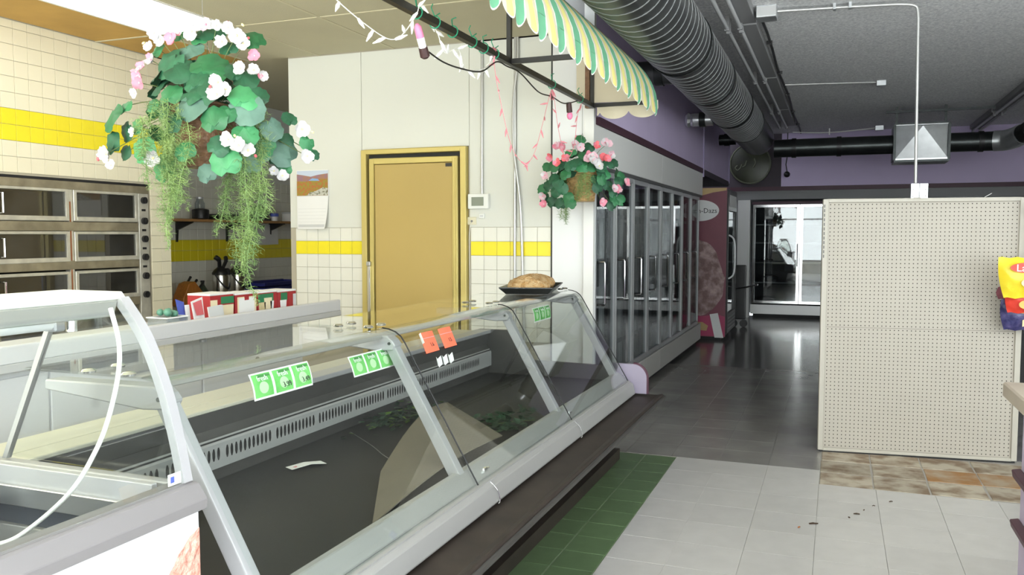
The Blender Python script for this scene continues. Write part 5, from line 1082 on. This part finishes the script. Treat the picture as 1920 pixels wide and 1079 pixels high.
m = MB(); m.box(.515, .572, 6.96, 7.04, 1.7, 1.835); m.box(.575, .632, 6.96, 7.04, 1.7, 1.835); ob = m.build('outlet_box', 'galv', t, bevel=.002)
for x in (.53, .615): 
    for z in (1.74, 1.79): MB().cyl((x, 6.96, z), (x, 6.957, z), .004, n=8).build('screw', 'dark_grey', ob)
t = thing('ceiling_conduit', 'thin ceiling conduit ending in a small square box', 'conduit', (0, 10.4, 3.15)); MB().tube([(-.60, 10.3, 3.185), (-.1, 10.36, 3.18), (.40, 10.5, 3.185)], .009, 6).build('pipe', 'conduit', t, smooth=True); B(.39, .49, 10.46, 10.56, 3.14, 3.2).build('box', 'galv', t, bevel=.003)
t = thing('ceiling_conduit', 'thin white conduit along the top of the far wall', 'conduit', (-.1, 15.2, 3.1)); MB().tube(spline([(-.72, 15.0, 3.18), (-.2, 14.9, 3.14), (.3, 14.8, 3.15), (.55, 14.8, 3.17)]), .010, 6).build('pipe', 'light_white', t, smooth=True); B(.55, .67, 14.75, 14.85, 3.13, 3.2).build('box', 'galv', t); B(-.15, -.13, 14.85, 14.9, 3.10, 3.2).build('clip', 'light_white', t)

# ================================================================== PEGBOARD GONDOLA
PA = math.atan2(.14, 1.183); PX = Matrix.Translation((-.083, 5.905, 0)) @ Matrix.Rotation(PA, 4, 'Z'); PW, PH = 1.195, 1.685
gd_ = thing('pegboard_gondola', 'tall cream pegboard end of a shop shelving unit', 'shelving unit', (.5, 6.5, 0))
fm = MB(PX); fm.box(0, .034, 0, .05, .012, PH); fm.box(PW-.034, PW, 0, .05, .012, PH); fm.box(.034, PW-.034, 0, .04, PH-.022, PH); fm.box(.034, PW-.034, 0, .04, .012, .03); fm.build('frame', 'peg_frame', gd_, bevel=.002)
fo = MB(PX); fo.box(.01, PW-.01, .005, .045, 0, .0115); fo.build('foot', 'black_trim', gd_)
sl = MB(PX); [sl.box(.006, .012, -.001, .001, 1.30+.03*k, 1.32+.03*k) for k in range(12)]; sl.build('slots', 'dark_grey', gd_, kind='stuff')
NU, NV = 44, 64; pu = (PW-.068)/NU
for (a, b_, r_) in ((.031, .84, 0), (.8415, PH-.023, 1)):
    nv = int(round((b_-a)/pu)); h = MB(PX); holed(h, (.034, .012, a), (1,0,0), (0,0,1), NU, nv, pu, (b_-a)/nv, .0036, .0036); pb = h.build('pegboard', 'peg_cream', gd_)
bk = MB(PX); bk.box(.034, PW-.034, .017, .022, .03, PH-.022); bk.build('pegboard_back', 'hole_dark', gd_)
sp = B(.47, .51, 6.06, 8.5, 0, 1.695).build('spine', 'peg_frame', gd_)
for s_ in (-1, 1):
    for z, dp in ((.14, .36), (.55, .34), (.95, .34), (1.3, .30)):
        a = .49+s_*.021; b_ = .49+s_*dp; B(min(a,b_), max(a,b_), 6.12, 8.48, z, z+.025).build('shelf', 'peg_frame', gd_, bevel=.002)
    a, b_ = .49+s_*.021, .49+s_*.35; B(min(a,b_), max(a,b_), 6.12, 8.48, 0, .139).build('base_deck', 'mid_grey', gd_)
t = thing('torn_strip', 'torn black strip lying on top of the pegboard', 'strip', (.8, 6.02, PH)); m = MB(PX); m.sheet([[(.74+.05*i, .008+.012*j, PH+.0045+.006*(i % 2)) for i in range(5)] for j in range(2)], .003); m.build('strip_piece', 'black_plastic', t); m = MB(PX); m.sheet([[(.96+.02*i, .008+.012*j, PH+.0045+.012*i) for i in range(3)] for j in range(2)], .002); m.build('curled_end', 'paper', t)

# ================================================================== CHIP BAGS ON A CLIP STRIP
def bag(label, m_, X0_, X1_, z0, z1, y, lean=0):
    t = thing('chip_bag', label, 'chip bag', ((X0_+X1_)/2, y, z0)); nx, nz = 12, 14; fr_, bk_ = [], []
    for j in range(nz+1):
        v = j/nz; rf, rb = [], []
        for i in range(nx+1):
            u = i/nx; edge = math.sin(PI*min(1, max(0, (v-.06)/.88)))**.5 if .06 < v < .94 else 0
            th = .045*math.sin(PI*u)**.6*edge+.001; x = X0_+(X1_-X0_)*u+lean*(v)-.012*math.sin(PI*v)*(1-2*u); z = z0+(z1-z0)*v+.004*math.sin(u*19)
            rf.append((x, y-th+.003*math.sin(u*17+v*13), z)); rb.append((x, y+th*.5+.0005, z))
        fr_.append(rf); bk_.append(rb[::-1])
    m = MB(); m.sheet(fr_); m.sheet(bk_); m.build('bag', m_, t, smooth=True)
    return t
bx0 = .955
t1 = bag('yellow crisp packet at the top of the hanging strip', 'lay_yellow', bx0, bx0+.24, 1.07, 1.315, 5.79, -.035)
on = MB().prism([(bx0+.105+.085*math.cos(a), 1.255+.03*math.sin(a)) for a in [2*PI*k/24 for k in range(24)]], 'Y', 5.729, 5.735).build('red_banner', 'lay_red', t1)
MB().text("Lay's", .06, Matrix(((1,0,0,bx0+.108),(0,0,-1,5.7275),(0,1,0,1.252),(0,0,0,1)))).build('lettering', 'paper', on)
MB().prism([(bx0+.15+.07*math.cos(a), 1.165+.035*math.sin(a)) for a in [2*PI*k/20 for k in range(20)]], 'Y', 5.731, 5.736).build('chip_picture', 'chip', t1)
t2 = bag('red crisp packet in the middle of the hanging strip', 'lay_red', bx0+.035, bx0+.26, .975, 1.15, 5.86, -.01)
MB().prism([(bx0+.14+.055*math.cos(a), 1.03+.03*math.sin(a)) for a in [2*PI*k/20 for k in range(20)]], 'Y', 5.808, 5.815).build('chip_picture', 'bag_orange', t2)
t3 = bag('navy crisp packet at the bottom of the hanging strip', 'bag_navy', bx0+.03, bx0+.27, .862, 1.05, 5.93, -.02)
MB().prism([(bx0+.12,.89),(bx0+.2,.91),(bx0+.17,.945),(bx0+.12,.93)], 'Y', 5.877, 5.884).build('chip_picture', 'chip', t3); MB().prism([(bx0+.08,.975),(bx0+.2,.965),(bx0+.2,.995),(bx0+.1,1.0)], 'Y', 5.879, 5.886).build('orange_flash', 'bag_orange', t3)
t4 = bag('small dark red packet peeking out behind the yellow one', 'hd_maroon', bx0+.0, bx0+.15, 1.05, 1.125, 5.955, -.005)
t = thing('clip_strip', 'grey hanging clip strip holding the crisp packets', 'clip strip', (1.14, 5.985, .86)); B(1.13, 1.155, 5.984, 5.988, .86, 1.70).build('strip', 'alu_dull', t); B(1.115, 1.17, 5.975, 5.983, 1.57, 1.63).build('price_clip', 'ink_blue', t); B(1.115, 1.17, 5.975, 5.983, 1.49, 1.505).build('price_clip', 'bag_orange', t)
for z in (1.30, 1.14, 1.04): B(1.125, 1.16, 5.955 if z > 1.2 else 5.968, 5.9835, z, z+.012).build('clip', 'mid_grey', t)

# ================================================================== CHECKOUT COUNTER
ck = thing('checkout_counter', 'lilac checkout counter with a tan top and maroon rails', 'counter', (1.1, 2.6, 0))
B(.565, 1.7, 1.6, 3.38, .875, .93).build('counter_top', 'ctop', ck, bevel=.006); B(.63, 1.65, 1.65, 3.365, 0, .8745).build('counter_panel', 'lilac', ck)
for z in (.60, .42): MB().prism([(.6295,z-.03),(.605,z-.01),(.60,z+.018),(.6295,z+.024)], 'Y', 1.65, 3.375).build('bumper_rail', 'maroon', ck, bevel=.003)
t = thing('brown_box', 'small tan carton on the checkout counter', 'box', (.75, 3.28, .9302)); B(.695, .80, 3.2, 3.34, .9302, 1.02).build('carton', 'wicker_light', t, bevel=.002); B(.694, .801, 3.262, 3.278, 1.0202, 1.0212).build('tape', 'paper', t)

# ================================================================== SCRAPS ON THE FLOOR
for k, (x, y, s, a) in enumerate(((-.074, 4.394, .045, .3), (-.139, 4.311, .02, 1), (.132, 4.629, .03, 0), (.095, 4.553, .015, 2), (.31, 4.912, .02, .4), (.17, 4.707, .015, 1.2), (.22, 4.80, .014, 0))):
    m = MB(Matrix.Translation((x, y, .0008)) @ Matrix.Rotation(a, 4, 'Z')); m.sheet([[(-s*.5, -s*.2, 0), (0, -s*.3, .004), (s*.5, -s*.1, .001)], [(-s*.5, .05*s, .003), (0, 0, .007), (s*.55, .05*s, .004)], [(-s*.4, s*.2, 0), (.05*s, s*.3, .003), (s*.45, s*.2, .001)]], .0008)
    tag(m.build('floor_scrap', 'leaf_dry' if k != 1 else 'rust'), ('largest dried brown leaf scrap on the pale floor tiles' if k == 0 else 'small dried brown scrap lying on the pale floor tiles') if k != 1 else 'tiny reddish scrap on the pale floor tiles', 'scrap', 'scraps on the floor')
